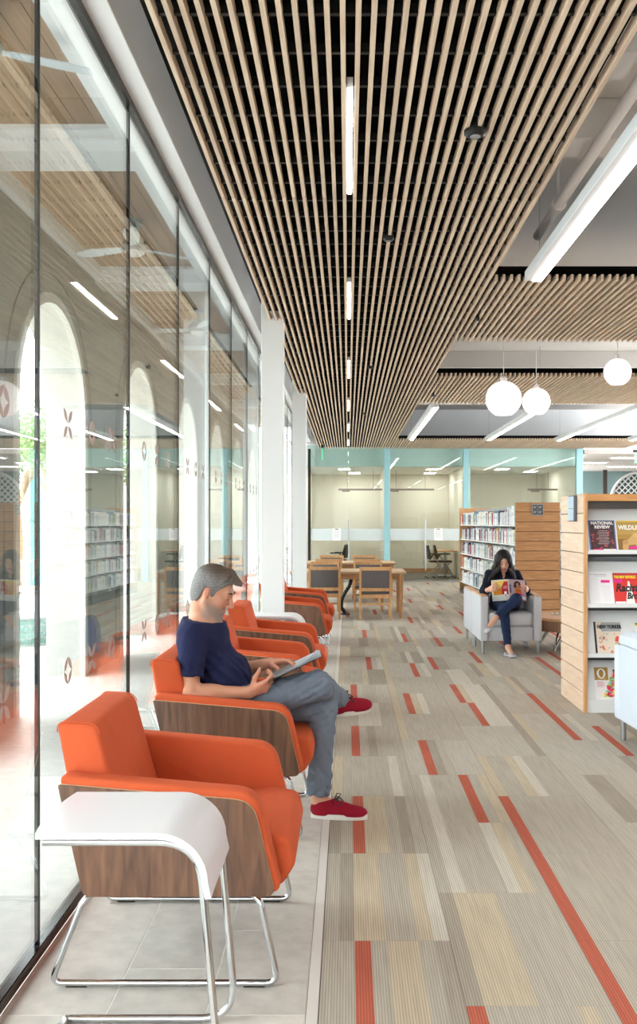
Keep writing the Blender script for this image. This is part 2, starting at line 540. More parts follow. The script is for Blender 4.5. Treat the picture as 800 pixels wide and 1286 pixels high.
bm = new_bm(); box(bm, -0.128, -0.092, -1.5, YB, -0.05, 0.002)
struct('trim_1', bm, mat('metal_edge_strip', (214, 206, 200), 0.4), label='thin pale metal strip between stone tiles and carpet')
bm = new_bm(); box(bm, -60, -3.7, -20, 60, -0.15, -0.02)
struct('ground', bm, mat('patio_concrete', (214, 212, 208), 0.85, noise=(3, 0.05)), label='pale concrete patio beyond the arches')

# ------------------------------------------------------------------ slat ceiling
SLW, SLH, PITCH = 0.0205, 0.05, 0.0592
def slat_panel(x_first, count, y0, y1, label, rail=0.3):
    p = thing('ceiling_panel', label, None, (0, 0, 0), kind='structure')
    b = new_bm(); box(b, -SLW / 2, SLW / 2, 0, y1 - y0 - 0.012, 0, SLH, 0.0012, 1)
    me = mesh_of('slat', b, SLATW)
    for i in range(count):
        place('slat', me, p, (x_first + PITCH * i, y0 + 0.006, ZS))
    n = max(2, int(round((y1 - y0) / rail)))
    xa, xb = x_first - 0.012, x_first + PITCH * (count - 1) + 0.012
    for i in range(n):
        y = y0 + (i + 0.5) * (y1 - y0) / n
        b = new_bm(); box(b, xa, xb, y - 0.011, y + 0.011, ZS + SLH - 0.018, ZS + SLH + 0.02)
        obj('rail', b, BLACK, p)
    b = new_bm(); box(b, xa, xb, y0, y1, ZS + SLH + 0.045, ZS + SLH + 0.06)
    obj('backing_board', b, BLACKM, p)
    return p
joints = [-1.6, 0.8, 3.2, 5.61, 8.0, 10.4, 12.8, 15.2, 17.6, 20.0, 22.4, 24.58]
for i in range(len(joints) - 1):
    slat_panel(-0.730, 32, joints[i], joints[i + 1], 'section of pale wood slats running lengthwise over the seating along the glass')
OPEN = [(2.3, 7.52), (10.1, 12.46), (15.4, 22.05)]
XR = -0.730 + PITCH * 32
for (a, b_, n) in ((7.52, 10.1, 66), (12.46, 15.4, 74), (22.05, 24.58, 100)):
    slat_panel(XR, n, a, b_, 'band of pale wood slats crossing the room between the ceiling openings')

# ------------------------------------------------------------------ ceiling above
bm = new_bm(); box(bm, -0.72, 9.5, -3.4, YB, 4.4, 4.55)
struct('ceiling', bm, CEIL, label='plain painted ceiling seen through the openings in the slats')
bm = new_bm(); box(bm, -1.1, -0.72, -3.4, YB, 4.3, 4.55)
struct('ceiling.001', bm, DARKP, label='dark plenum strip between the slats and the glass wall')
for i, y in enumerate((1.9, 5.35, 6.55, 11.3, 16.2, 20.9)):
    bm = new_bm(); box(bm, -0.7, 9.5, y, y + 0.34, 4.12, 4.4, 0.006, 1)
    struct('trim_%d' % (i + 2), bm, CEIL, label='painted cross beam under the ceiling above the slats')
# vents, pipe, hanging rods in the first opening
for k, (x, y) in enumerate(((1.62, 7.05), (1.95, 7.05), (1.75, 4.8), (2.1, 4.8))):
    t = thing('slot_vent', ('slot vent in the ceiling beyond the pipe, nearer the slats', 'slot vent in the ceiling beyond the pipe, further from the slats', 'slot vent in the ceiling at the top right edge of the photo, nearer the slats', 'slot vent in the ceiling at the top right edge, further from the slats')[k], 'vent', (x, y, 4.385), group='ceiling slot vents')
    b = new_bm(); box(b, -0.05, 0.05, -0.3, 0.3, 0, 0.015); obj('frame', b, CEIL, t)
    b = new_bm(); box(b, -0.022, 0.022, -0.27, 0.27, -0.003, 0.002); obj('slot', b, BLACKM, t)
t = thing('ceiling_pipe', 'painted round pipe running under the ceiling beside the long lamp', 'pipe', (0, 0, 0))
b = new_bm(); tube(b, [(1.62, -2, 3.95), (1.62, 5.05, 3.95)], 0.045, 14); tube(b, [(1.62, 5.05, 3.95), (1.62, 8.2, 3.95)], 0.04, 14); obj('pipe', b, CEIL, t)
for y in (3.2, 5.05, 7.4):
    b = new_bm(); tube(b, [(1.62, y - 0.03, 3.95), (1.62, y + 0.03, 3.95)], 0.056, 14); box(b, 1.612, 1.628, y - 0.012, y + 0.012, 3.98, 4.4); box(b, 1.56, 1.68, y - 0.012, y + 0.012, 3.945, 3.955); obj('clamp', b, CEIL, t)

# ------------------------------------------------------------------ glass wall on the left
edges = [-0.80, 0.58, 1.96, 3.34, 4.72, 6.09, 7.47, 8.85, 10.23, 11.61, 12.99, 14.37, 15.75, 17.13, 18.5, 19.9, 21.3, 22.7, YB]
PETAL = film('etched_film', (184, 160, 153), 0.75, 0.7)
def petal(bm, cy, cz, ang, L, w, x, off=0.0):
    n = 8; pts = []
    for i in range(n + 1):
        s = i / n; pts.append((s * L, w * math.sin(PI * s)))
    for i in range(n - 1, 0, -1):
        s = i / n; pts.append((s * L, -w * math.sin(PI * s)))
    ca, sa = math.cos(ang), math.sin(ang)
    v = [bm.verts.new((x, cy + (u + off) * ca - q * sa, cz + (u + off) * sa + q * ca)) for u, q in pts]
    v2 = [bm.verts.new((p.co.x + 0.0008, p.co.y, p.co.z)) for p in v]
    bm.faces.new(v[::-1]); bm.faces.new(v2)
    for i in range(len(v)):
        j = (i + 1) % len(v); bm.faces.new((v[i], v[j], v2[j], v2[i]))
def decal_x(cy, cz, parent):
    b = new_bm()
    for k in range(4): petal(b, cy, cz, PI / 4 + k * PI / 2, 0.074, 0.0145, GX + 0.0062, 0.006)
    obj('petal_decal', b, PETAL, parent)
def decal_o(cy, cz, parent):
    b = new_bm(); R = 0.052
    for k in range(4):
        a = k * PI / 2
        p = (cy + R * math.cos(a), cz + R * math.sin(a))
        petal(b, p[0], p[1], a + PI * 0.75, R * 1.4142, 0.0135, GX + 0.0062)
    obj('petal_decal', b, PETAL, parent)
for i in range(len(edges) - 1):
    a, b_ = edges[i], edges[i + 1]
    w = thing('window_%d' % (i + 1), 'tall clear glass panel of the window wall, number %d going away from the camera' % (i + 1), None, (0, 0, 0), kind='structure')
    b = new_bm(); box(b, GX - 0.006, GX + 0.006, a + 0.006, b_ - 0.006, 0.03, 3.56); obj('pane', b, GLASS, w)
    b = new_bm(); box(b, GX - 0.008, GX + 0.008, b_ - 0.006, b_ + 0.006, 0.03, 3.56); obj('joint', b, BLACK, w)
    if b_ > 1.9 and b_ < 17:
        for k in range(3):
            y = a + (b_ - a) * (k + 1) / 4
            odd = (i + k + 1) % 2
            (decal_o if odd else decal_x)(y, 1.88, w)
            (decal_x if odd else decal_o)(y, 0.935, w)
bm = new_bm(); box(bm, GX - 0.02, GX + 0.022, -0.8, YB, 0.0, 0.042, 0.003, 1); box(bm, GX - 0.02, GX + 0.022, -0.8, YB, 3.54, 3.575)
struct('trim_10', bm, mat('black_channel', (16, 17, 18), 0.2), label='black metal channel holding the glass panels at floor and head')
bm = new_bm(); box(bm, GX - 0.10, -0.955, -3.4, YB, 3.575, 3.90, 0.003, 1)
struct('wall_left', bm, mat('fascia_white', (248, 249, 250), 0.5), label='white bulkhead above the glass wall')
bm = new_bm(); box(bm, GX - 0.10, GX - 0.005, -3.4, YB, 3.90, 4.55)
struct('wall_left.001', bm, DARKP, label='dark wall band above the white fascia')
# columns just inside the glass
for k, y in enumerate((9.0, 14.1)):
    w = 0.205
    x0 = ((328, 367)[k] - 437) / 1207.0 * y
    bm = new_bm(); box(bm, x0, x0 + w, y, y + 0.21, 0, 4.4, 0.004, 1)
    o = struct('column', bm, WHITE, label=('nearest white square column between the armchairs and the glass', 'second white square column by the glass wall, further down the room')[k])
# remaining shell: right wall and wall behind the camera have big window openings
def wall_open(name, axis, pos, lo, hi, openings, z0, z1, th=0.2, m=WHITE, label=None):
    bm = new_bm()
    def seg(a, b, za, zb):
        if b - a < 1e-3 or zb - za < 1e-3: return
        if axis == 'x': box(bm, pos, pos + th, a, b, za, zb)
        else: box(bm, a, b, pos - th, pos, za, zb)
    cur = lo
    for (a, b) in openings:
        seg(cur, a, 0, 4.5); seg(a, b, 0, z0); seg(a, b, z1, 4.5); cur = b
    seg(cur, hi, 0, 4.5)
    return struct(name, bm, m, label=label)
wall_open('wall_right', 'x', 9.5, -3.4, 24.9, [(12.2, 16.2), (17.2, 23.2)], 0.4, 3.9, label='white wall with large windows on the far right side of the room')
wall_open('wall_front', 'y', -3.4, -1.1, 9.5, [], 0.3, 3.9, label='wall behind the camera')
# ------------------------------------------------------------------ glazed partition and the rooms behind it
wb = thing('wall_back', 'full height glass partition with teal posts across the end of the room', None, (0, 0, 0), kind='structure')
pxs = [-0.98, 1.0, 3.02, 5.92]
b = new_bm(); box(b, -1.02, -0.955, YB - 0.04, YB + 0.04, 0, ZS); obj('black_post', b, BLACK, wb)
for x, w in ((1.0, 0.15), (3.02, 0.14), (5.92, 0.16)):
    b = new_bm(); box(b, x - w / 2, x + w / 2, YB - 0.05, YB + 0.10, 0.0, ZS, 0.004, 1); obj('post', b, TEALG, wb)
joints_x = [-0.955, 0.03, 1.0, 2.0, 3.02, 3.5, 4.92, 5.92]
for a, c in zip(joints_x[:-1], joints_x[1:]):
    b = new_bm(); box(b, a + 0.004, c - 0.004, YB - 0.005, YB + 0.005, 0.02, ZS); obj('pane', b, GLASSP, wb)
FROST = film('frosted_band_film', (226, 236, 240), 0.55, 0.6)
for a, c in ((-0.95, 0.92), (1.08, 2.95), (3.09, 5.84)):
    b = new_bm(); box(b, a, c, YB - 0.009, YB - 0.007, 1.06, 1.36); obj('frosted_band', b, FROST, wb)
b = new_bm(); box(b, -0.98, 5.92, YB - 0.02, YB + 0.02, 0.0, 0.03); obj('bottom_rail', b, STEEL, wb)
for k, (x, z0, z1) in enumerate(((0.02, 0.3, 1.58), (1.98, 0.3, 1.56))):
    t = thing('door_handle', ('long vertical steel pull bar on the glass door behind the study tables', 'long vertical steel pull bar on the glass door near the folded black chairs')[k], 'door handle', (x, YB - 0.06, 0))
    b = new_bm(); tube(b, [(0, 0, z0), (0, 0, z1)], 0.016, 10); obj('bar', b, STEEL, t)
    for z in (z0 + 0.15, z1 - 0.15):
        b = new_bm(); tube(b, [(0, 0, z), (0, 0.055, z)], 0.01, 8); obj('standoff', b, STEEL, t)
for k, (x0, x1) in enumerate(((-0.40, -0.18), (2.20, 2.42))):
    t = thing('notice_sheet', ('white paper notice taped to the glass behind the study tables', 'white paper notice taped to the glass above the folded black chairs')[k], 'paper', ((x0 + x1) / 2, YB - 0.013, 1.06))
    b = new_bm(); box(b, -0.11, 0.11, -0.001, 0.001, 0, 0.31); obj('sheet', b, mat('paper_white', (246, 246, 246), 0.8), t)
    b = new_bm(); box(b, -0.045, 0.045, -0.002, -0.001, 0.27, 0.295)
    for i in range(5): box(b, -0.08, 0.08 - 0.02 * (i % 2), -0.0018, -0.001, 0.22 - i * 0.035, 0.226 - i * 0.035)
    obj('printed_lines', b, mat('print_grey', (120, 122, 126), 0.8), t)
# rooms
YR = 29.2; RC = 2.98
bm = new_bm(); box(bm, -1.15, 6.1, YR, YR + 0.15, 0, 3.4); struct('wall_far', bm, CREAM, label='cream rear wall of the small rooms behind the glass')
for i, x in enumerate((-1.15, 1.03, 3.1, 5.95)):
    bm = new_bm(); box(bm, x - 0.05, x + 0.05, YB + 0.11, YR, 0, RC); struct('wall_side_%d' % (i + 1), bm, CREAM, label='cream side wall between the small glazed rooms')
bm = new_bm(); box(bm, -1.15, 6.1, YB + 0.42, YR + 0.15, RC, RC + 0.1); struct('ceiling.002', bm, mat('room_ceiling', (232, 232, 228), 0.8), label='white ceiling of the small glazed rooms')
bm = new_bm(); box(bm, -1.15, 6.1, YB + 0.3, YB + 0.42, RC - 0.01, 3.6); struct('wall_bulkhead', bm, mat('teal_bulkhead', (192, 212, 209), 0.6), label='pale teal bulkhead above the room ceilings behind the glass')
bm = new_bm(); box(bm, -1.1, 5.9, YR - 0.03, YR, 0, 0.13); struct('baseboard_back', bm, OAKH, label='brown wood baseboard along the cream rear wall')
bm = new_bm(); box(bm, -1.1, 6.1, YB - 0.28, YB - 0.05, -0.02, 0.002); struct('trim_11', bm, mat('threshold_stone', (160, 148, 136), 0.5), label='brown-grey threshold strip in front of the glass partition')
for i, (x, y) in enumerate(((-0.1, 26.2), (2.3, 26.2), (4.2, 26.2), (5.2, 27.4), (0.2, 28.2), (2.4, 28.2))):
    t = thing('recessed_light', ('square ceiling light in the room behind the study tables, nearer the glass', 'square ceiling light in the middle glazed room, nearer the glass', 'square ceiling light in the right glazed room, nearer the glass', 'square ceiling light in the right glazed room, nearer the rear wall', 'square ceiling light in the room behind the study tables, nearer the rear wall', 'square ceiling light in the middle glazed room, nearer the rear wall')[i], 'ceiling light', (x, y, RC - 0.012), group='ceiling lights in the glazed rooms')
    b = new_bm(); box(b, -0.17, 0.17, -0.3, 0.3, 0, 0.012); obj('frame', b, WHITE, t)
    b = new_bm(); box(b, -0.15, 0.15, -0.28, 0.28, -0.004, 0.001); obj('diffuser', b, emit('room_diffuser', (255, 251, 244), 30.0), t)
# suspended dark bar lamps inside the rooms
for k, (x0, x1, y, z) in enumerate(((-0.27, 2.4, 27.0, 2.44), (5.05, 6.75 - 0.85, 27.0, 2.44))):
    t = thing('bar_pendant', ('slim brown-grey bar lamp hanging in the rooms behind the study tables', 'slim brown-grey bar lamp hanging in the right glazed room')[k], 'pendant lamp', (0, y, z))
    if k == 0:
        spans = ((-0.27, 0.96), (1.1, 2.42))
    else: spans = ((5.05, 5.88),)
    for a, c in spans:
        b = new_bm(); box(b, a, c, -0.04, 0.04, -0.02, 0.03, 0.004, 1); obj('bar', b, mat('bronze_bar', (126, 112, 104), 0.5), t)
        b = new_bm(); box(b, a + 0.1, a + 0.1 + 0.22, -0.05, 0.05, -0.06, -0.02); obj('control_box', b, mat('bronze_bar', (0, 0, 0)), t)
        for x in (a + 0.25, c - 0.25):
            b = new_bm(); tube(b, [(x, 0, 0.03), (x, 0, RC - z)], 0.004, 6); obj('wire', b, BLACK, t)
# nesting chairs and table in the middle room
def nest_chair(x, y, rz, label):
    t = thing('nesting_chair', label, 'chair', (x, y, 0), rz, group='folded black chairs behind the glass')
    b = new_bm(); prism(b, fillet([(-0.24, 0.52), (-0.17, 0.50), (-0.16, 0.62), (-0.235, 0.90), (-0.275, 0.90), (-0.255, 0.70)], 0.02, 3), 'y', -0.2, 0.2, 0.015); obj('backrest', b, BLACK, t)
    b = new_bm(); box(b, -0.2, 0.22, -0.21, 0.21, 0.43, 0.48, 0.02); obj('seat', b, BLACK, t)
    for s in (-1, 1):
        b = new_bm(); tube(b, fillet3([(-0.18, s * 0.24, 0.55), (-0.12, s * 0.25, 0.66), (0.16, s * 0.25, 0.66)], 0.04), 0.018, 8, squash=(1, 1)); obj('armrest', b, BLACK, t)
        b = new_bm(); tube(b, [(-0.12, s * 0.22, 0.64), (0.28, s * 0.23, 0.03)], 0.013, 8); obj('leg', b, STEEL, t)
        b = new_bm(); tube(b, [(0.2, s * 0.2, 0.44), (-0.27, s * 0.21, 0.03)], 0.013, 8); obj('leg', b, STEEL, t)
        for x_ in (0.28, -0.27):
            b = new_bm(); tube(b, [(x_, s * 0.22 - 0.012, 0.022), (x_, s * 0.22 + 0.012, 0.022)], 0.022, 10); obj('caster', b, BLACK, t)
nest_chair(2.42, 26.3, 0.05, 'black chair with silver legs behind the glass, left of the two nested ones')
nest_chair(2.62, 26.35, 0.0, 'black chair with silver legs behind the glass, nested against the table')
nest_chair(-0.28, 27.2, 2.9, 'black chair behind the glass, its curved back tip showing over the study tables')
t = thing('meeting_table', 'pale round-ended table on a silver column behind the glass', 'table', (3.3 - 0.55, 27.2, 0))
b = new_bm(); box(b, -0.35, 0.28, -0.5, 0.5, 0.70, 0.735, 0.012); obj('tabletop', b, OAK, t)
b = new_bm(); tube(b, [(0, 0, 0.02), (0, 0, 0.70)], 0.045, 14); obj('column_leg', b, STEEL, t)
b = new_bm(); box(b, -0.2, 0.26, -0.3, 0.3, 0, 0.03, 0.012); obj('foot_plate', b, STEEL, t)

# ------------------------------------------------------------------ hall to the right of the glazed rooms
TEALW = mat('teal_glass_wall', (120, 146, 148), 0.25)
bm = new_bm(); box(bm, 6.05, 16, 24.6, 33.2, 3.28, 3.4); struct('ceiling.003', bm, mat('hall_ceiling', (196, 188, 182), 0.8), label='low ceiling of the hall beyond the bookcases')
bm = new_bm(); box(bm, -1.1, 9.5, YB - 0.02, YB + 0.3, ZS + 0.12, 4.5); struct('wall_back.001', bm, WHITE, label='white wall above the glass partition')
bm = new_bm(); box(bm, 9.5, 16, 24.6, 33.4, -0.1, -0.005); box(bm, 6.0, 9.5, 31.0, 33.4, -0.1, -0.005); struct('floor.003', bm, mat('hall_floor', (150, 142, 130), 0.8), label='floor of the far hall')
yh = 33.0
bm = new_bm(); box(bm, 15.8, 16.0, 24.6, 33.2, 0, 3.4); box(bm, 9.5, 16.0, 24.5, 24.6, 0, 3.4); struct('wall_right.001', bm, WHITE, label='white side wall of the far hall')
# wall with an arched window
bm = new_bm()
cx, cz, R = 10.05, 2.2, 1.05
def wall_arch(bm, x0, x1, z1, cx, cz, R, zb, y0, y1, axis='x', side=None):
    """wall along X (or along Y when axis == 'y') with one arched hole from zb up; cz = spring height"""
    n = 20
    hole = [(cx - R, zb)] + [(cx - R * math.cos(PI * i / n), cz + R * math.sin(PI * i / n)) for i in range(n + 1)] + [(cx + R, zb)]
    def add(poly):
        if axis == 'x': prism(bm, poly, 'y', y0, y1)
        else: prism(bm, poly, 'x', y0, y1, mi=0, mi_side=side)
    add([(x0, 0), (cx - R, 0), (cx - R, cz), (x0, cz)])
    add([(cx + R, 0), (x1, 0), (x1, cz), (cx + R, cz)])
    if zb > 0: add([(cx - R, 0), (cx + R, 0), (cx + R, zb), (cx - R, zb)])
    add([(x0, cz), (cx - R, cz)] + [(cx - R * math.cos(PI * i / n), cz + R * math.sin(PI * i / n)) for i in range(1, n // 2 + 1)] + [(cx, z1), (x0, z1)])
    add([(cx, cz + R)] + [(cx - R * math.cos(PI * i / n), cz + R * math.sin(PI * i / n)) for i in range(n // 2 + 1, n + 1)] + [(x1, cz), (x1, z1), (cx, z1)])
wall_arch(bm, 6.0, 16.0, 3.4, cx, cz, R, 0.9, yh, yh + 0.2)
struct('wall_far.001', bm, TEALW, label='grey-teal end wall of the far hall with an arched window')
bm = new_bm(); box(bm, cx - R - 0.2, cx + R + 0.2, yh + 0.1, yh + 0.12, 0.8, 3.38); struct('window_31', bm, mat('window_glass_dark', (96, 122, 126), 0.15), label='grey-teal glass behind the lattice of the arched window')
t = thing('window_30', 'arched window with a white lattice grille in the far hall', None, (0, 0, 0), kind='structure')
b = new_bm(); arc = [(cx - R * math.cos(PI * i / 24), yh - 0.02, cz + R * math.sin(PI * i / 24)) for i in range(25)]
tube(b, arc, 0.05, 8); obj('arch_frame', b, WHITE, t)
b = new_bm()
for k in range(-10, 11):
    for s in (1, -1):
        pts = []
        c0 = cx + k * 0.21
        for j in range(0, 41):
            z = cz - 0.9 + j * 0.05; x = c0 + s * (z - cz)
            inside = (abs(x - cx) < R) and (z < cz or (x - cx) ** 2 + (z - cz) ** 2 < R * R)
            if inside: pts.append((x, yh + 0.02, z))
        if len(pts) > 1: tube(b, [pts[0], pts[-1]], 0.022, 5)
o = obj('lattice', b, mat('lattice_white', (240, 244, 244), 0.6), t); o['kind'] = 'stuff'
for x in (8.6, 9.85):
    bm = new_bm(); box(bm, x - 0.06, x + 0.06, yh - 0.9, yh - 0.8, 0, 3.28); struct('trim_%d' % (20 + int(x)), bm, mat('bronze_mullion', (58, 46, 42), 0.5), label='dark mullion of the hall screen in front of the arched window')
for k, (x, y) in enumerate(((7.6, 26.0), (9.0, 26.0), (7.1, 28.2), (8.6, 30.0), (10.2, 28.4), (9.9, 31.2))):
    t = thing('ceiling_light', 'rectangular white ceiling light of the far hall, number %d from the glazed rooms' % (k + 1) if False else ('rectangular hall ceiling light nearest the exit sign on its left', 'rectangular hall ceiling light over the exit sign', 'small rectangular hall ceiling light beside the last teal post', 'rectangular hall ceiling light in front of the left dark mullion', 'rectangular hall ceiling light behind the exit sign', 'rectangular hall ceiling light close to the arched window')[k], 'ceiling light', (x, y, 3.262), group='hall ceiling lights')
    b = new_bm(); box(b, -0.5, 0.5, -0.2, 0.2, 0, 0.018); obj('frame', b, WHITE, t)
    b = new_bm(); box(b, -0.45, 0.45, -0.16, 0.16, -0.004, 0.001); obj('diffuser', b, DIFF, t)
# ------------------------------------------------------------------ lamps
SLOT_L = ['slim strip light between the slats, nearest and largest', 'slim strip light between the slats, second from the camera', 'slim strip light between the slats, third from the camera', 'slim strip light between the slats, fourth from the camera', 'slim strip light between the slats, fifth from the camera', 'slim strip light between the slats, closest to the glass partition']
for k, y in enumerate((4.2, 7.6, 11.25, 14.9, 18.5, 22.1)):
    t = thing('slot_light', SLOT_L[k], 'ceiling light', (0.009, y, ZS), group='strip lights between the slats')
    b = new_bm(); box(b, -0.0135, 0.0135, 0, 1.36, 0.006, 0.05); obj('housing', b, WHITE, t)
    b = new_bm(); box(b, -0.0115, 0.0115, 0.01, 1.35, 0.0, 0.0065); obj('diffuser', b, DIFF, t)
def linear_lamp(x, y0, y1, label, z=3.365, light=True):
    t = thing('linear_pendant', label, 'pendant lamp', (x, y0, z), group='long linear lamps in the ceiling openings')
    L = y1 - y0
    b = new_bm(); box(b, -0.066, 0.066, 0, L, 0.004, 0.078, 0.003, 1); obj('housing', b, mat('lamp_housing', (222, 224, 226), 0.4), t)
    b = new_bm(); box(b, -0.004, 0.062, 0.012, L - 0.012, -0.003, 0.006); obj('diffuser', b, DIFF, t)
    b = new_bm(); box(b, -0.04, 0.04, 0.03, L - 0.03, 0.077, 0.080); obj('added_ceiling_glow', b, emit('added_ceiling_glow', (255, 250, 246), 2.6), t)  # glowing strip added on top of the housing to brighten the ceiling
    for yy in (0.25, L - 0.25):
        if L > 1: 
            b = new_bm(); tube(b, [(0, yy, 0.078), (0, yy, 4.4 - z)], 0.0022, 5); obj('wire', b, STEEL, t)
    return t
linear_lamp(1.43, 2.6, 7.42, 'long bright linear lamp in the nearest ceiling opening')
linear_lamp(1.40, 15.5, 21.6, 'long linear lamp in the far ceiling opening, nearest the seating')
linear_lamp(3.15, 15.5, 21.7, 'long linear lamp in the far ceiling opening, second from the seating')
linear_lamp(4.75, 15.5, 21.8, 'long linear lamp in the far ceiling opening, third from the seating')
linear_lamp(6.4, 15.5, 21.8, 'long linear lamp in the far ceiling opening, fourth from the seating')
linear_lamp(3.15, 2.6, 7.42, 'long linear lamp in the nearest ceiling opening, beyond the right edge of the photo')
for _y in (-3.2,):  # unseen lamps added behind the camera as fill light
    linear_lamp(1.40, _y, 0.6, 'unseen linear lamp added as fill behind the camera, nearest the seating')
    linear_lamp(3.15, _y, 0.6, 'unseen linear lamp added as fill behind the camera, second row')
    linear_lamp(4.9, _y, 0.6, 'unseen linear lamp added as fill behind the camera, third row')
linear_lamp(4.9, 2.6, 7.42, 'long linear lamp in the nearest ceiling opening, two rows beyond the right edge')
GLOBE = emit('opal_globe', (255, 243, 240), 0.62)
for k, (px, py, rpx, Y, top) in enumerate(((632.5, 501, 22.5, 10.95, 0), (673.5, 504.5, 17.5, 11.3, 0), (775.5, 467.5, 17.2, 11.1, 0))):
    x = (px - 437) * Y / 1207; z = 1.5 + (657 - py) * Y / 1207; R = rpx * Y / 1207
    t = thing('globe_pendant', ('largest opal glass globe lamp hanging by the slat band', 'small opal glass globe lamp hanging just beside the largest globe', 'opal glass globe lamp hanging alone near the right edge')[k], 'pendant lamp', (x, Y, z), group='opal globe pendants')
    prof = [(R * 0.62, -R * 0.80), (R * 0.64, -R * 0.86)] if False else []
    prof = [(R * 0.5, -R * 0.90)]
    for i in range(1, 22):
        a = -math.acos(0.5) + (PI / 2 * 0.88 + math.acos(0.5)) * i / 21
        a = -1.11 + (1.40 + 1.11) * i / 21
        prof.append((R * math.cos(a), R * math.sin(a)))
    prof.insert(1, (R * 0.45, -R * 0.895))
    b = new_bm(); lathe(b, prof, (0, 0, 0), 28); obj('globe', b, GLOBE, t, 60)
    b = new_bm(); lathe(b, [(R * 0.19, R * 0.96), (R * 0.19, R * 1.18), (R * 0.14, R * 1.24), (0.01, R * 1.26)], (0, 0, 0), 18); obj('neck', b, mat('globe_neck', (236, 228, 226), 0.4), t)
    b = new_bm(); tube(b, [(0, 0, R * 1.24), (0, 0, 4.4 - z)], 0.004, 6); obj('cord', b, WHITE, t)
    b = new_bm(); lathe(b, [(0.06, 4.375 - z), (0.06, 4.4 - z)], (0, 0, 0), 16); obj('canopy', b, WHITE, t)
# small black spots / sprinklers in the slats
SP = [(597, 169, 'black ring spotlight under the slats, nearest the camera', 0.055), (488, 301, 'small black ceiling spot in front of the second strip light', 0.035), (600, 402, 'tiny black sprinkler head at the first slat band', 0.022), (465, 462, 'tiny black sprinkler head beside the third strip light', 0.03), (458, 520, 'tiny black sprinkler head far down the slats', 0.025), (544, 497, 'tiny black sprinkler head by the second slat band', 0.022)]
for px, py, lb, r in SP:
    Y = (ZS - 0.02 - 1.5) * 1207 / (657 - py); x = (px - 437) * Y / 1207
    t = thing('ceiling_spot', lb, 'ceiling spot', (x, Y, ZS - 0.03), group='black spots in the slat ceiling')
    b = new_bm(); lathe(b, [(r * 0.6, 0.0), (r * 0.7, 0.0), (r * 1.0, 0.012), (r * 1.0, 0.035), (r * 0.6, 0.09)], (0, 0, 0), 18); obj('ring', b, BLACK, t)
    b = new_bm(); lathe(b, [(r * 0.45, -0.002), (r * 0.5, 0.004)], (0, 0, 0), 14); obj('lens', b, mat('spot_lens', (150, 150, 155), 0.2), t)
# exit signs
EXITG = emit('exit_green', (40, 220, 140), 1.3)
def exit_sign(x, y, z, rz, label):
    t = thing('exit_sign', label, 'exit sign', (x, y, z), rz)
    b = new_bm(); box(b, -0.17, 0.17, -0.03, 0.03, 0.24, 0.30, 0.004, 1); obj('housing', b, BLACK, t)
    b = new_bm(); box(b, -0.006, 0.006, -0.006, 0.006, 0.30, 3.41 - z); obj('stem', b, BLACK, t)
    b = new_bm(); box(b, -0.16, 0.16, -0.004, 0.004, 0, 0.24); obj('panel', b, GLASSP, t)
    b = new_bm(); box(b, -0.16, 0.16, -0.005, 0.005, -0.006, 0.0)
    if rz: box(b, -0.164, -0.16, -0.005, 0.005, 0, 0.24)
    obj('lit_edge', b, EXITG, t)
    me = text_mesh('EXIT', 0.2, 0.006, 0.62, align='CENTER'); me.materials.append(EXITG)
    me.transform(Matrix.Translation((0, 0.045, -0.005)) @ Matrix.Identity(4))
    place('lettering', me, t, (0, -0.0042, 0), (PI / 2, 0, 0))
exit_sign(-0.57, 21.6, 2.94, PI / 2, 'green exit sign seen edge-on near the glass wall')
exit_sign(6.79, 22.3, 2.90, 0, 'green exit sign reading EXIT at the right edge of the photo')

# ------------------------------------------------------------------ loggia outside
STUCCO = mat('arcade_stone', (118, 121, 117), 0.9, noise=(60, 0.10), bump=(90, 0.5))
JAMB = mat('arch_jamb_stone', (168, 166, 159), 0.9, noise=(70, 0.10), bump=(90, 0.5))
TRIMST = mat('arcade_trim', (186, 184, 177), 0.85, noise=(30, 0.05))
AX0, AX1 = -2.95, -2.58
wl = thing('wall_outside', 'stone arcade wall with round arches outside the glass', None, (0, 0, 0), kind='structure')
PA, R_A, ZSP = 3.47, 0.965, 2.48
for k in range(-2, 6):
    c = 8.43 + PA * k
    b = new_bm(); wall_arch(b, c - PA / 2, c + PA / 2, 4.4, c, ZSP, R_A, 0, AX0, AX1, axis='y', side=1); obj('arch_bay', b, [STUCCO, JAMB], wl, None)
    # moulding around the opening, on the face and in the jamb
    b = new_bm(); n = 20
    path = [(c - R_A, 0.0)] + [(c - R_A * math.cos(PI * i / n), ZSP + R_A * math.sin(PI * i / n)) for i in range(n + 1)] + [(c + R_A, 0.0)]
    def band(b, off0, off1, xa, xb):
        def off(o): return [(c - R_A - o, 0.0)] + [(c - (R_A + o) * math.cos(PI * i / n), ZSP + (R_A + o) * math.sin(PI * i / n)) for i in range(n + 1)] + [(c + R_A + o, 0.0)]
        p0, p1 = off(off0), off(off1)
        for i in range(len(p0) - 1):
            v = [b.verts.new((x, p[0], p[1])) for x in (xa, xb) for p in (p0[i], p0[i + 1], p1[i + 1], p1[i])]
            for q in ((0, 1, 2, 3), (4, 7, 6, 5), (0, 4, 5, 1), (3, 2, 6, 7)): b.faces.new([v[j] for j in q])
    band(b, -0.03, 0.055, AX1 - 0.035, AX1 + 0.022); obj('arch_moulding', b, TRIMST, wl, None)
    b = new_bm(); band(b, 0.22, 0.27, AX1 - 0.01, AX1 + 0.014); obj('arch_moulding', b, STUCCO, wl, None)
EXTW = wood('loggia_boards', (150, 118, 88), (188, 152, 116), (9, 0.5, 9), 4, 0.6, 0.10)
cl = thing('ceiling_outside', 'wooden board ceiling with white beams over the covered walk', None, (0, 0, 0), kind='structure')
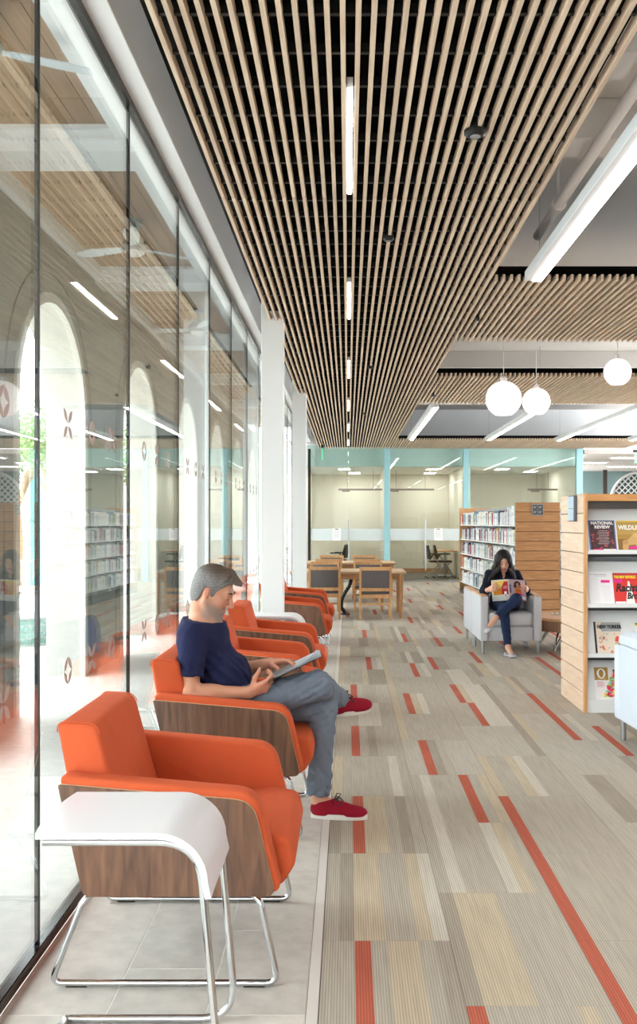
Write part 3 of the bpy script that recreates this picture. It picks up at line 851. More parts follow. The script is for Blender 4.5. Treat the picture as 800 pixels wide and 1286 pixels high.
for i in range(8):
    x = -2.58 + i * 0.135
    b = new_bm(); box(b, x + 0.002, x + 0.133, -4, 26, 4.10, 4.13, 0.002, 1); obj('plank', b, EXTW, cl)
for (xa, xb) in ((-1.5, -1.185), (-2.60, -2.5)):
    b = new_bm(); box(b, xa, xb, -4, 26, 3.98, 4.3); obj('border', b, WHITE, cl)
b = new_bm(); box(b, -2.95, -1.185, -4, 26, 4.3, 4.4); obj('roof_board', b, WHITE, cl)
for k in range(-2, 6):
    y = 6.51 + PA * k
    b = new_bm(); box(b, -2.58, -1.185, y - 0.18, y + 0.18, 3.95, 4.12); box(b, -2.58, -1.185, y - 0.22, y + 0.22, 4.02, 4.12); box(b, -2.58, -1.185, y - 0.25, y + 0.25, 4.07, 4.12)
    obj('beam', b, WHITE, cl)
FANM = mat('fan_metal', (150, 152, 150), 0.4, metal=0.6)
for k, (y, lb) in enumerate(((4.77, 'pale ceiling fan outside, at the top left edge of the photo'), (8.24, 'pale ceiling fan outside, second bay from the camera'), (11.71, 'pale ceiling fan outside, third bay from the camera'))):
    t = thing('ceiling_fan', lb, 'ceiling fan', (-1.83, y, 3.86), 0.5 + 0.2 * k, group='fans under the loggia ceiling')
    b = new_bm(); lathe(b, [(0.07, 0.20), (0.075, 0.25)], (0, 0, 0), 18); tube(b, [(0, 0, 0.05), (0, 0, 0.22)], 0.018, 10); obj('rod', b, FANM, t)
    b = new_bm(); lathe(b, [(0.03, -0.045), (0.10, -0.03), (0.115, 0.01), (0.10, 0.05), (0.05, 0.09), (0.03, 0.14)], (0, 0, 0), 22); obj('motor', b, FANM, t)
    b = new_bm(); lathe(b, [(0.02, -0.075), (0.06, -0.065), (0.085, -0.04), (0.085, -0.03)], (0, 0, 0), 20); obj('light_bowl', b, mat('fan_bowl', (235, 235, 232), 0.3), t)
    for j in range(3):
        a = j * 2 * PI / 3
        b = new_bm(); pl = [(0.09, -0.03), (0.2, -0.055), (0.42, -0.075), (0.56, -0.06), (0.60, 0.0), (0.55, 0.045), (0.4, 0.06), (0.2, 0.05), (0.09, 0.03)]
        prism(b, pl, 'z', -0.004, 0.004, M=Matrix.Rotation(a, 4, 'Z') @ Matrix.Rotation(0.18, 4, 'X')); obj('blade', b, mat('fan_blade', (205, 212, 216), 0.4), t)
# patio: planter, lounge chair, trees, posts, garden wall
TILEG = mat('teal_mosaic', (120, 160, 150), 0.35)
t = thing('round_planter', 'curved tiled planter with a white rim outside the first arch', 'planter', (-4.75, 12.7, 0))
Rp = 1.25
b = new_bm(); lathe(b, [(Rp - 0.03, -0.02), (Rp - 0.03, 0.36)], (0, 0, 0), 48); obj('core', b, mat('planter_grout', (200, 204, 200), 0.8), t)
b = new_bm(); lathe(b, [(Rp - 0.25, 0.34), (Rp + 0.04, 0.34), (Rp + 0.05, 0.37), (Rp + 0.04, 0.40), (Rp - 0.25, 0.40)], (0, 0, 0), 48); obj('rim', b, mat('planter_rim', (238, 236, 230), 0.5), t)
b = new_bm(); lathe(b, [(0.01, 0.36), (Rp - 0.2, 0.37)], (0, 0, 0), 32); obj('soil', b, mat('gravel_soil', (170, 150, 130), 0.95, noise=(40, 0.3)), t)
bt = new_bm(); prism(bt, [(-0.048, -0.03), (0.048, -0.03), (0.03, 0.03), (-0.03, 0.03)], 'y', -0.008, 0.008); me_t = mesh_of('mosaic_tile', bt, TILEG, 35)
for j in range(52):
    a = -PI * 0.55 + j * 2 * math.asin(0.052 / Rp)
    for r in range(4):
        aa = a + (0.5 * 2 * math.asin(0.052 / Rp) if r % 2 else 0)
        place('mosaic_tile', me_t, t, (Rp * math.cos(aa - PI / 4) * 0.985, Rp * math.sin(aa - PI / 4) * 0.985, 0.045 + r * 0.078), (0, (PI if r % 2 else 0), aa - PI / 4 + PI / 2))
t = thing('patio_lounger', 'pale grey metal patio chair with a light cushion, beyond the planter', 'chair', (-5.45, 16.2, 0), 0.2)
b = new_bm(); box(b, -0.42, 0.42, -0.35, 0.35, 0.36, 0.42, 0.02); obj('cushion', b, mat('patio_cushion', (232, 236, 234), 0.9), t)
for sx in (-1, 1):
    for sy in (-1, 1):
        b = new_bm(); tube(b, [(sx * 0.4, sy * 0.33, 0), (sx * 0.4, sy * 0.33, 0.55 if sy > 0 else 0.37)], 0.02, 8); obj('leg', b, mat('patio_metal', (150, 160, 158), 0.5), t)
    b = new_bm(); tube(b, [(sx * 0.4, -0.33, 0.56), (sx * 0.4, 0.33, 0.56)], 0.02, 8); tube(b, [(sx * 0.4, -0.33, 0.36), (sx * 0.4, -0.33, 0.56)], 0.02, 8); obj('armrest', b, mat('patio_metal', (0, 0, 0)), t)
b = new_bm(); tube(b, [(-0.4, 0.33, 0.55), (-0.4, 0.42, 0.85), (0.4, 0.42, 0.85), (0.4, 0.33, 0.55)], 0.02, 8)
for i in range(7): tube(b, [(-0.3 + i * 0.1, 0.34, 0.5), (-0.3 + i * 0.1, 0.42, 0.85)], 0.008, 6)
obj('backrest', b, mat('patio_metal', (0, 0, 0)), t)
LEAF = mat('tree_leaf', (120, 150, 92), 0.6, noise=(3, 0.35))
BARK = mat('bark', (150, 124, 98), 0.9, noise=(20, 0.2))
def tree(x, y, h, cr, n, label, seed, trunk=0.10, cz=None, grp='trees on the patio'):
    rr = random.Random(seed)
    t = thing('tree', label, 'tree', (x, y, -0.02), 0, group=grp)
    b = new_bm(); tube(b, [(0, 0, 0), (0.04, 0.02, h * 0.3), (-0.02, 0, h * 0.55)], [trunk, trunk * 0.85, trunk * 0.7], 10)
    tips = []
    for i in range(7):
        a = i * 2.4; e = (cr * 0.7 * math.cos(a), cr * 0.7 * math.sin(a), h * (0.72 + 0.2 * rr.random()))
        m = (e[0] * 0.4, e[1] * 0.4, h * 0.66)
        tube(b, [(-0.02, 0, h * (0.42 + 0.1 * rr.random())), m, e], [trunk * 0.5, trunk * 0.35, trunk * 0.12], 7); tips.append(e)
    obj('trunk', b, BARK, t)
    b = new_bm(); zc = cz or h * 0.8
    for i in range(n):
        e = tips[rr.randrange(7)]
        d = Vector((rr.gauss(0, 1), rr.gauss(0, 1), rr.gauss(0, 1))).normalized() * cr * 0.55 * rr.random() ** 0.5
        p = Vector(e) + d; u = Vector((rr.gauss(0, 1), rr.gauss(0, 1), rr.gauss(0, 0.6) - 0.3)).normalized(); w = u.cross(Vector((rr.gauss(0, 1), rr.gauss(0, 1), rr.gauss(0, 1)))).normalized()
        L = 0.11 + 0.08 * rr.random()
        v = [b.verts.new(p), b.verts.new(p + u * L * 0.5 + w * 0.022), b.verts.new(p + u * L), b.verts.new(p + u * L * 0.5 - w * 0.022)]
        b.faces.new(v)
    o = obj('foliage', b, LEAF, t, None); o['kind'] = 'stuff'
tree(-7.15, 20.7, 3.9, 1.35, 5200, 'leafy young tree with a staked trunk seen through the first arch', 2, 0.13)
tree(-8.6, 28.0, 4.6, 1.8, 4200, 'green tree further back seen through the second arch', 5, 0.14)
tree(-6.4, 25.6, 4.0, 1.5, 4200, 'green tree beyond the second arch, close behind the walk', 8, 0.12)
t = thing('garden_post', 'teal green post standing behind the staked tree', 'post', (-7.15, 22.0, 0))
b = new_bm(); box(b, -0.10, 0.10, -0.10, 0.10, -0.05, 2.55, 0.01, 1)
for z in (0.5, 1.0, 1.5, 2.0): box(b, -0.13, 0.13, -0.13, 0.13, z, z + 0.05)
obj('post', b, mat('post_teal', (110, 190, 180), 0.6), t)
t = thing('tree_stake', 'orange-brown wooden stake leaning beside the tree trunk', 'stake', (-6.55, 21.0, -0.05))
b = new_bm(); tube(b, [(0, 0, 0), (0.12, 0.05, 1.9)], 0.035, 8); obj('stake', b, mat('stake_wood', (206, 150, 104), 0.8), t)
b = new_bm(); tube(b, [(0.08, 0.03, 1.15), (-0.3, -0.1, 1.6), (-0.58, -0.28, 1.75)], 0.01, 6); obj('tie', b, BLACK, t)
bm = new_bm(); box(bm, -12.3, -12.0, -10, 60, -0.05, 2.4); struct('wall_garden', bm, mat('garden_wall', (236, 236, 232), 0.9), label='pale garden wall at the far side of the patio')
# ------------------------------------------------------------------ orange armchairs
ORANGE = fabric('orange_fabric', (203, 91, 54), 700, 0.13)
def make_armchair():
    t = thing('armchair', 'x', 'armchair', (0, 0, 0), 0, group='orange armchairs along the glass wall')
    out = fillet([(-0.268, 0.306), (0.348, 0.306), (0.275, 0.612), (-0.35, 0.666)], [0.03, 0.03, 0.085, 0.008], 6)
    big = fillet([(-0.262, 0.312), (0.366, 0.312), (0.288, 0.634), (-0.352, 0.69)], [0.03, 0.03, 0.10, 0.02], 6)
    for s in (-1, 1):
        b = new_bm(); prism(b, out, 'y', min(s * 0.378, s * 0.392), max(s * 0.378, s * 0.392), 0.001, 1, mi=0, mi_side=1)
        obj('side_panel', b, [WALNUT, PLYEDGE], t, 40)
        b = new_bm(); lo, hi = sorted((s * 0.292, s * 0.3775)); prism(b, big, 'y', lo, hi, 0.014, 3)
        a = obj('arm', b, ORANGE, t, 50)
    seat = fillet([(-0.26, 0.305), (0.36, 0.300), (0.408, 0.375), (0.388, 0.462), (0.30, 0.478), (-0.26, 0.452)], [0.0, 0.03, 0.06, 0.04, 0.05, 0.0], 5)
    b = new_bm(); prism(b, seat, 'y', -0.288, 0.288, 0.022, 3); s_ = obj('seat', b, ORANGE, t, 50)
    back = fillet([(-0.315, 0.45), (-0.145, 0.45), (-0.252, 0.838), (-0.388, 0.846)], [0.0, 0.0, 0.045, 0.03], 6)
    b = new_bm(); prism(b, back, 'y', -0.287, 0.287, 0.018, 3); bk = obj('backrest', b, ORANGE, t, 50)
    for s in (-1, 1):
        b = new_bm(); pp = [(p[0], s * 0.2835, p[1]) for p in back if p[1] > 0.62]
        tube(b, pp, 0.0024, 6); obj('piping', b, ORANGE, bk)
    for s in (-1, 1):
        b = new_bm(); y = s * 0.35
        tube(b, fillet3([(-0.20, y * 0.8, 0.292), (-0.275, y, 0.292), (-0.383, y, 0.0125), (0.352, y, 0.0125), (0.292, y, 0.292), (0.2, y * 0.8, 0.292)], 0.04, 6), 0.0105, 12)
        sl = obj('sled_leg', b, CHROME, t, 60)
        for x in (-0.30, 0.275):
            b = new_bm(); box(b, x - 0.035, x + 0.035, y - 0.008, y + 0.008, 0.0, 0.009, 0.002, 1); obj('glide', b, BLACK, sl)
    b = new_bm(); box(b, -0.24, 0.30, -0.29, 0.29, 0.285, 0.306); obj('underframe', b, BLACK, t)
    return t
AC = [(-0.578, 3.46, 'nearest orange armchair, empty, with walnut sides, behind the white side table'),
      (-0.57, 4.92, 'orange armchair the reading man sits in'),
      (-0.585, 6.62, 'empty orange armchair right behind the reading man'),
      (-0.575, 7.92, 'empty orange armchair in front of the second white side table'),
      (-0.575, 10.62, 'empty orange armchair just past the nearest white column'),
      (-0.575, 12.12, 'farthest orange armchair, beside the second white column')]
ac0 = make_armchair()
for i, (x, y, lb) in enumerate(AC):
    o = ac0 if i == 0 else copy_tree(ac0)
    o.location = (x, y, 0); o['label'] = lb

# ------------------------------------------------------------------ white bent side tables
LAMIN = mat('white_laminate', (226, 224, 228), 0.3)
def make_side_table():
    t = thing('side_table', 'x', 'side table', (0, 0, 0), 0, group='white bent side tables')
    path = [(-0.225, 0.672), (0.10, 0.672)] + [(0.10 + 0.115 * math.sin(a), 0.557 + 0.115 * math.cos(a)) for a in [PI / 2 * i / 9 for i in range(1, 10)]] + [(0.224, 0.515)]
    th = 0.016; nv = 13
    b = new_bm(); G = {}
    m = len(path)
    for i, p in enumerate(path):
        d = Vector(path[min(i + 1, m - 1)]) - Vector(path[max(i - 1, 0)]); d.normalize(); nrm = Vector((-d.y, d.x))
        for j in range(nv):
            s = -1 + 2 * j / (nv - 1); y = s * 0.195
            bow = 0.016 * (s * s) - 0.012 if i == 0 else 0.0
            for k in (0, 1):
                G[i, j, k] = b.verts.new((p[0] + bow + nrm.x * th * k, y, p[1] + nrm.y * th * k))
    for i in range(m - 1):
        for j in range(nv - 1):
            for k in (0, 1): b.faces.new((G[i, j, k], G[i + 1, j, k], G[i + 1, j + 1, k], G[i, j + 1, k]))
    for i in range(m - 1):
        for j in (0, nv - 1): b.faces.new((G[i, j, 0], G[i + 1, j, 0], G[i + 1, j, 1], G[i, j, 1]))
    for j in range(nv - 1):
        for i in (0, m - 1): b.faces.new((G[i, j, 0], G[i, j + 1, 0], G[i, j + 1, 1], G[i, j, 1]))
    obj('tabletop', b, LAMIN, t, 40)
    for s in (-1, 1):
        b = new_bm(); y = s * 0.178
        tube(b, fillet3([(-0.205, y, 0.661), (0.205, y, 0.661), (0.262, y, 0.012), (-0.25, y, 0.012)], 0.11, 8), 0.011, 12)
        obj('frame_tube', b, CHROME, t, 60)
    b = new_bm(); box(b, -0.262, -0.238, -0.178, 0.178, 0.004, 0.02, 0.004, 1); obj('base_bar', b, CHROME, t)
    return t
st0 = make_side_table(); st0.location = (-0.598, 2.71, 0); st0['label'] = 'white bent-top side table on chrome legs, in the bottom left foreground'
st1 = copy_tree(st0); st1.location = (-0.61, 8.56, 0); st1['label'] = 'white bent-top side table beside the nearest white column'

# ------------------------------------------------------------------ pale grey club chairs
GREYF = fabric('grey_fabric', (196, 195, 200), 800, 0.05)
GREYL = fabric('light_blue_grey_fabric', (206, 214, 226), 800, 0.05)
def make_club(fab, cushion=False):
    """faces -y; 0.70 wide, 0.78 deep, origin at its middle"""
    t = thing('club_chair', 'x', 'armchair', (0, 0, 0), 0)
    for s in (-1, 1):
        b = new_bm(); x0, x1 = sorted((s * 0.258, s * 0.352)); box(b, x0, x1, -0.39, 0.39, 0.15, 0.665, 0.018, 3); a = obj('arm', b, fab, t, 50)
        b = new_bm(); x0, x1 = sorted((s * 0.27, s * 0.345)); box(b, x0, x1, -0.375, 0.385, 0.664, 0.678, 0.004, 2); obj('arm_cap', b, OAK, a)
    b = new_bm(); box(b, -0.26, 0.26, 0.25, 0.388, 0.15, 0.672, 0.018, 3); obj('back', b, fab, t, 50)
    b = new_bm(); prism(b, fillet([(0.10, 0.46), (0.26, 0.46), (0.30, 0.655), (0.19, 0.65)] if not cushion else [(0.08, 0.46), (0.24, 0.46), (0.26, 0.674), (0.40, 0.676), (0.395, 0.735), (0.33, 0.765), (0.18, 0.74)], 0.04 if not cushion else 0.015, 4), 'x', -0.255, 0.255, 0.03, 3); obj('back_cushion', b, fab, t, 50)
    b = new_bm(); box(b, -0.26, 0.26, -0.36, 0.27, 0.15, 0.315, 0.012, 2); obj('base', b, fab, t, 50)
    b = new_bm(); box(b, -0.256, 0.256, -0.385, 0.2, 0.318, 0.475, 0.04, 4); obj('seat_cushion', b, fab, t, 50)
    for sx in (-1, 1):
        for sy in (-1, 1):
            b = new_bm(); tube(b, [(sx * 0.315, sy * 0.335, 0), (sx * 0.315, sy * 0.335, 0.155)], 0.02, 14); obj('leg', b, STEEL, t, 60)
    return t
cc = make_club(GREYF); cc.location = (1.862, 11.36, 0); cc['label'] = 'grey upholstered club chair with wooden arm caps that the reading woman sits in'
c2 = copy_tree(cc); c2.location = (1.862, 12.16, 0); c2.rotation_euler = (0, 0, PI); c2['label'] = "grey club chair back to back behind the woman's chair"
c3 = make_club(GREYL, True); c3.location = (2.26, 6.36, 0); c3.rotation_euler = (0, 0, PI / 2 + 0.06); c3['label'] = 'light blue-grey club chair seen from behind at the right edge'
# low wooden table beside the woman
t = thing('coffee_table', 'low wooden table on splayed chrome legs right of the reading woman', 'table', (2.75, 11.55, 0))
pl = fillet([(-0.51, 0.50), (-0.51, -0.30), (-0.28, -0.53), (0.28, -0.53), (0.51, -0.30), (0.51, 0.5)], 0.06, 4)
b = new_bm(); prism(b, pl, 'z', 0.36, 0.39, 0.003, 1); obj('tabletop', b, wood('table_top_wood', (176, 124, 82), (205, 154, 106), (0.9, 9, 9), 5), t)
b = new_bm(); pl2 = [(p[0] * 0.985, p[1] * 0.985) for p in pl]; prism(b, pl2, 'z', 0.235, 0.36); obj('apron', b, wood('apron_wood', (120, 88, 66), (150, 112, 86), (9, 9, 0.8), 4), t)
for sx in (-1, 1):
    for sy in (-1, 1):
        b = new_bm(); tube(b, [(sx * 0.28, sy * 0.28, 0.24), (sx * 0.36, sy * 0.40, 0.01)], 0.013, 10); tube(b, [(sx * 0.22, sy * 0.32, 0.24), (sx * 0.36, sy * 0.40, 0.01)], 0.013, 10); obj('leg', b, CHROME, t)
b = new_bm(); box(b, -0.28, -0.05, 0.1, 0.22, 0.39, 0.402, 0.003, 1)
ou = obj('power_outlet', b, mat('outlet_grey', (206, 208, 212), 0.4), t)
b = new_bm()
for x in (-0.23, -0.17, -0.11): box(b, x - 0.012, x + 0.012, 0.13, 0.19, 0.401, 0.404)
obj('socket', b, BLACK, ou)

# ------------------------------------------------------------------ study tables and chairs at the far end
def make_study_table():
    t = thing('study_table', 'x', 'table', (0, 0, 0), 0, group='wooden study tables')
    b = new_bm(); box(b, -0.92, 0.92, -0.54, 0.54, 0.70, 0.735, 0.004, 2); obj('tabletop', b, wood('study_top', (196, 160, 122), (218, 184, 146), (0.8, 9, 9), 5), t)
    b = new_bm(); box(b, -0.84, 0.84, -0.46, -0.43, 0.61, 0.70); box(b, -0.84, 0.84, 0.43, 0.46, 0.61, 0.70); box(b, -0.84, -0.81, -0.46, 0.46, 0.61, 0.70); box(b, 0.81, 0.84, -0.46, 0.46, 0.61, 0.70); obj('apron', b, OAKH, t)
    for sx in (-1, 1):
        for sy in (-1, 1):
            b = new_bm()
            x, y = sx * 0.845, sy * 0.48
            prism(b, [(x - 0.035, 0.70), (x + 0.035, 0.70), (x + 0.022 - sx * 0.01, 0), (x - 0.022 - sx * 0.01, 0)], 'y', y - 0.032, y + 0.032, 0.003, 1); obj('leg', b, OAK, t)
    return t
def make_study_chair():
    """back toward -y (seen from behind), 0.5 wide"""
    t = thing('study_chair', 'x', 'chair', (0, 0, 0), 0, group='wooden study chairs with grey pads')
    for s in (-1, 1):
        b = new_bm(); x = s * 0.232
        prism(b, [(-0.20, 0.0), (-0.155, 0.0), (-0.165, 0.44), (-0.235, 0.815), (-0.27, 0.815), (-0.21, 0.44)], 'x', x - 0.018, x + 0.018, 0.004, 1); obj('rear_leg', b, OAK, t)
        b = new_bm(); box(b, x - 0.018, x + 0.018, 0.20, 0.24, 0, 0.42, 0.003, 1); obj('leg', b, OAK, t)
        b = new_bm(); box(b, x - 0.012, x + 0.012, -0.18, 0.22, 0.17, 0.20); obj('stretcher', b, OAK, t)
    def rail(name, z0, z1, y, th):
        b = new_bm(); prism(b, [(-0.25, y + 0.03), (-0.12, y + 0.005), (0, y), (0.12, y + 0.005), (0.25, y + 0.03), (0.25, y + 0.03 + th), (0.12, y + 0.005 + th), (0, y + th), (-0.12, y + 0.005 + th), (-0.25, y + 0.03 + th)], 'z', z0, z1, 0.002, 1); return obj(name, b, OAK, t)
    rail('top_rail', 0.772, 0.825, -0.285, 0.026); rail('lower_rail', 0.45, 0.50, -0.232, 0.024)
    b = new_bm(); box(b, -0.214, 0.214, -0.225, -0.2, 0.345, 0.40); box(b, -0.214, 0.214, -0.205, -0.185, 0.235, 0.265); obj('seat_rail', b, OAK, t)
    b = new_bm(); prism(b, [(-0.258, 0.772), (-0.245, 0.772), (-0.185, 0.50), (-0.205, 0.50)], 'x', -0.214, 0.214, 0.006, 2); obj('back_pad', b, mat('grey_vinyl', (98, 92, 92), 0.5), t)
    b = new_bm(); box(b, -0.225, 0.225, -0.19, 0.25, 0.40, 0.45, 0.014, 2); obj('seat', b, mat('grey_vinyl', (0, 0, 0)), t)
    return t
tb = make_study_table(); tb.location = (0.0, 15.68, 0); tb['label'] = 'nearer wooden study table behind the grey-padded chairs'
tb2 = copy_tree(tb); tb2.location = (0.0, 19.1, 0); tb2['label'] = 'farther wooden study table in front of the glass partition'
sc0 = make_study_chair()
SCH = [(-0.365, 15.15, 0, 'grey-padded wooden chair seen from behind at the nearer table, left one'),
       (0.425, 15.02, 0, 'grey-padded wooden chair seen from behind at the nearer table, right one'),
       (-0.40, 16.55, PI, 'wooden chair across the nearer table, behind the left near chair'),
       (0.35, 16.55, PI, 'wooden chair across the nearer table, behind the right near chair'),
       (-0.36, 18.35, 0, 'wooden chair on the near side of the farther table, left one'),
       (0.36, 18.35, 0, 'wooden chair on the near side of the farther table, right one'),
       (-0.34, 19.95, PI, 'wooden chair on the far side of the farther table, left one'),
       (0.34, 19.95, PI, 'wooden chair on the far side of the farther table, right one')]
for i, (x, y, rz, lb) in enumerate(SCH):
    o = sc0 if i == 0 else copy_tree(sc0)
    o.location = (x, y, 0); o.rotation_euler = (0, 0, rz); o['label'] = lb
t = thing('cable_spine', 'black jointed cable spine hanging from the nearer study table to the floor', 'cable', (0, 15.75, 0))
pts = [Vector((0.03, 0, 0.70)), Vector((0.055, 0, 0.6)), Vector((0.03, 0, 0.48)), Vector((-0.05, 0, 0.36)), Vector((-0.105, 0, 0.24)), Vector((-0.11, 0, 0.12)), Vector((-0.06, 0, 0.05)), Vector((-0.05, 0, 0.0))]
b = new_bm()
for i in range(len(pts) - 1):
    for s in range(3):
        p = pts[i].lerp(pts[i + 1], s / 3); q = pts[i].lerp(pts[i + 1], (s + 0.98) / 3); tube(b, [p, q], [0.034, 0.027], 8)
obj('link', b, BLACK, t)['kind'] = 'stuff'
b = new_bm(); lathe(b, [(0.085, 0), (0.08, 0.016), (0.03, 0.03)], (-0.05, 0, 0), 18); obj('foot', b, BLACK, t)
# ------------------------------------------------------------------ bookcases and books
SHELFW = mat('shelf_white', (232, 233, 232), 0.5)
BCL = 5.8
SHZ = [1.47, 1.165, 0.86, 0.555, 0.25]
def make_bookcase():
    t = thing('bookcase', 'x', 'bookcase', (0, 0, 0), 0, group='bookcases with plank ends')
    for y0, nm in ((-0.05, 'near'), (BCL, 'far')):
        b = new_bm(); box(b, -0.015, 0.675, y0 + 0.012, y0 + 0.05, 0, 1.82); e = obj('end_panel', b, mat('joint_shadow_wood', (96, 66, 44), 0.8) if nm == 'near' else OAK, t)
        n = 12; ph = 1.83 / n
        bb = new_bm(); box(bb, -0.02, 0.68, 0, 0.014, 0.003, ph - 0.007, 0.002, 1); me = mesh_of('plank', bb, OAKH)
        if nm == 'near':
            for i in range(n): place('plank', me, e, (0, y0, i * ph))
    b = new_bm(); box(b, 0.32, 0.34, 0, BCL, 0.05, 1.78); obj('back_panel', b, mat('shelf_back', (150, 156, 160), 0.7), t)
    b = new_bm(); box(b, 0.0, 0.66, 0, BCL, 0.0, 0.09); obj('plinth', b, mat('plinth_dark', (60, 58, 56), 0.8), t)
    for z in SHZ:
        for s in (0, 1):
            b = new_bm(); x0, x1 = (0.0, 0.32) if s == 0 else (0.34, 0.66)
            box(b, x0, x1, 0, BCL, z - 0.022, z, 0.002, 1); obj('shelf', b, SHELFW, t)
    for y in (0.97, 1.94, 2.9, 3.87, 4.84):
        b = new_bm(); box(b, 0.29, 0.37, y - 0.012, y + 0.012, 0.05, 1.72); obj('upright', b, SHELFW, t)
    b = new_bm(); box(b, 0.24, 0.42, -0.062, -0.049, 1.62, 1.80, 0.002, 1); sg = obj('sign_holder', b, STEEL, t)
    for i in range(2):
        for j in range(2):
            b = new_bm(); box(b, 0.25 + i * 0.083, 0.327 + i * 0.083, -0.066, -0.061, 1.632 + j * 0.078, 1.706 + j * 0.078); obj('sign_insert', b, mat('sign_grey', (86, 88, 92), 0.6), sg)
    return t
bc = make_bookcase(); bc.location = (2.63, 15.05, 0); bc.rotation_euler = (0, 0, 0.033); bc['label'] = 'long bookcase with a plank end behind the reading woman, filled with pale books'
# printed index lines on the sign (too small to read in the photograph): short pale bars
b = new_bm()
for i in range(2):
    for j in range(2):
        for k in range(2): box(b, 0.262 + i * 0.083, 0.31 + i * 0.083 - 0.012 * k, -0.0675, -0.0655, 1.675 + j * 0.078 - k * 0.016, 1.681 + j * 0.078 - k * 0.016)
sg = [c for c in bc.children if c.name.startswith('sign_holder')][0]
obj('printed_lines', b, mat('sign_print', (225, 226, 228), 0.6), sg)
bc2 = copy_tree(bc); bc2.location = (4.38, 15.6, 0); bc2['label'] = 'second bookcase half hidden behind the plank end and the magazine rack'
BOOKC = [((236, 238, 240), 'white', 26), ((212, 218, 226), 'pale blue-grey', 20), ((226, 220, 210), 'cream', 12), ((168, 176, 188), 'grey', 10), ((60, 66, 92), 'navy', 7), ((176, 52, 56), 'red', 7), ((232, 208, 110), 'yellow', 3), ((40, 38, 42), 'black', 5), ((112, 146, 160), 'teal', 5), ((150, 116, 96), 'brown', 4), ((206, 130, 140), 'pink', 3)]
book_me = {}
def book_mesh(ci, h, w):
    key = (ci, round(h, 3), round(w, 3))
    if key not in book_me:
        b = new_bm(); c = BOOKC[ci][0]
        box(b, 0.0, 0.17, 0, w, 0, h, 0.003, 1)
        lab = 0.05
        box(b, -0.0012, 0.0, 0.003, w - 0.003, 0.012, 0.012 + lab * 0.7, mi=1)
        box(b, -0.0012, 0.0, 0.004, w - 0.004, h * 0.5, h * 0.5 + 0.045, mi=2)
        k = 'book_%s' % BOOKC[ci][1].replace(' ', '_').replace('-', '_')
        alt = tuple(int(v * 0.6 + 0.4 * (215 if sum(c) < 450 else 150)) for v in c)
        book_me[key] = mesh_of('book', b, [mat(k, c, 0.5), mat(k + '_label', tuple(int(v * 0.35 + 0.65 * 238) for v in c), 0.6), mat(k + '_band', alt, 0.5)])
    return book_me[key]
rb = random.Random(21)
ROWN = ['top', 'second', 'third', 'fourth', 'bottom']
_ones = ['', 'first', 'second', 'third', 'fourth', 'fifth', 'sixth', 'seventh', 'eighth', 'ninth', 'tenth', 'eleventh', 'twelfth', 'thirteenth', 'fourteenth', 'fifteenth', 'sixteenth', 'seventeenth', 'eighteenth', 'nineteenth']
def ordinal(n):
    if n < 20: return _ones[n]
    t, o = divmod(n, 10)
    return {2: 'twent', 3: 'thirt', 4: 'fort', 5: 'fift', 6: 'sixt'}[t] + ('ieth' if o == 0 else 'y-' + _ones[o])
def fill_shelves(root, n_single, x_face, seed):
    rr = random.Random(seed)
    M = Matrix.Translation(root.location) @ Matrix.Rotation(root.rotation_euler.z, 4, 'Z')
    rest = []
    for r, z in enumerate(SHZ):
        y = 0.03; cnt = 0
        while y < BCL - 0.08:
            ci = rr.choices(range(len(BOOKC)), [c[2] for c in BOOKC])[0]
            w = rr.choice((0.035, 0.045, 0.06, 0.075)); h = rr.choice((0.19, 0.205, 0.215, 0.23, 0.245))
            if r == 0 and y < 0.8: h = rr.choice((0.26, 0.29, 0.31))
            if r == 0 and y < 0.3: ci = rr.choice((0, 5, 8, 1))
            dx = rr.choice((0.012, 0.02, 0.03))
            p = M @ Vector((x_face + dx, y, z + 0.0005))
            me = book_mesh(ci, h, w)
            if cnt < n_single:
                o = place('book', me, None, p, (0, 0, root.rotation_euler.z))
                tag(o, '%s book, %s from the plank end on the %s shelf of the bookcase' % (BOOKC[ci][1], ordinal(cnt + 1), ROWN[r]), 'book', 'books on the long bookcase')
            else: rest.append((me, p))
            cnt += 1; y += w + 0.003 + (0.25 if rr.random() < 0.015 else 0)
    return rest
def stuff_books(rest, rz, label):
    mats = []; b = new_bm()
    for me, p in rest:
        t = bmesh.new(); t.from_mesh(me); bmesh.ops.transform(t, matrix=Matrix.Translation(p) @ Matrix.Rotation(rz, 4, 'Z'), verts=t.verts[:])
        idx = []
        for m in me.materials:
            if m not in mats: mats.append(m)
            idx.append(mats.index(m))
        for f in t.faces: f.material_index = idx[f.material_index]
        m2 = bpy.data.meshes.new('tmp'); t.to_mesh(m2); t.free(); b.from_mesh(m2); bpy.data.meshes.remove(m2)
    return tag(obj('books', b, mats, None, None), label, 'books', kind='stuff')
rest = fill_shelves(bc, 60, 0.0, 4)
stuff_books(rest, 0.033, 'distant books at the far end of the bookcase behind the woman')
rest = fill_shelves(bc2, 0, 0.0, 9)
stuff_books(rest, 0.033, 'distant books on the bookcase glimpsed beside the plank end')

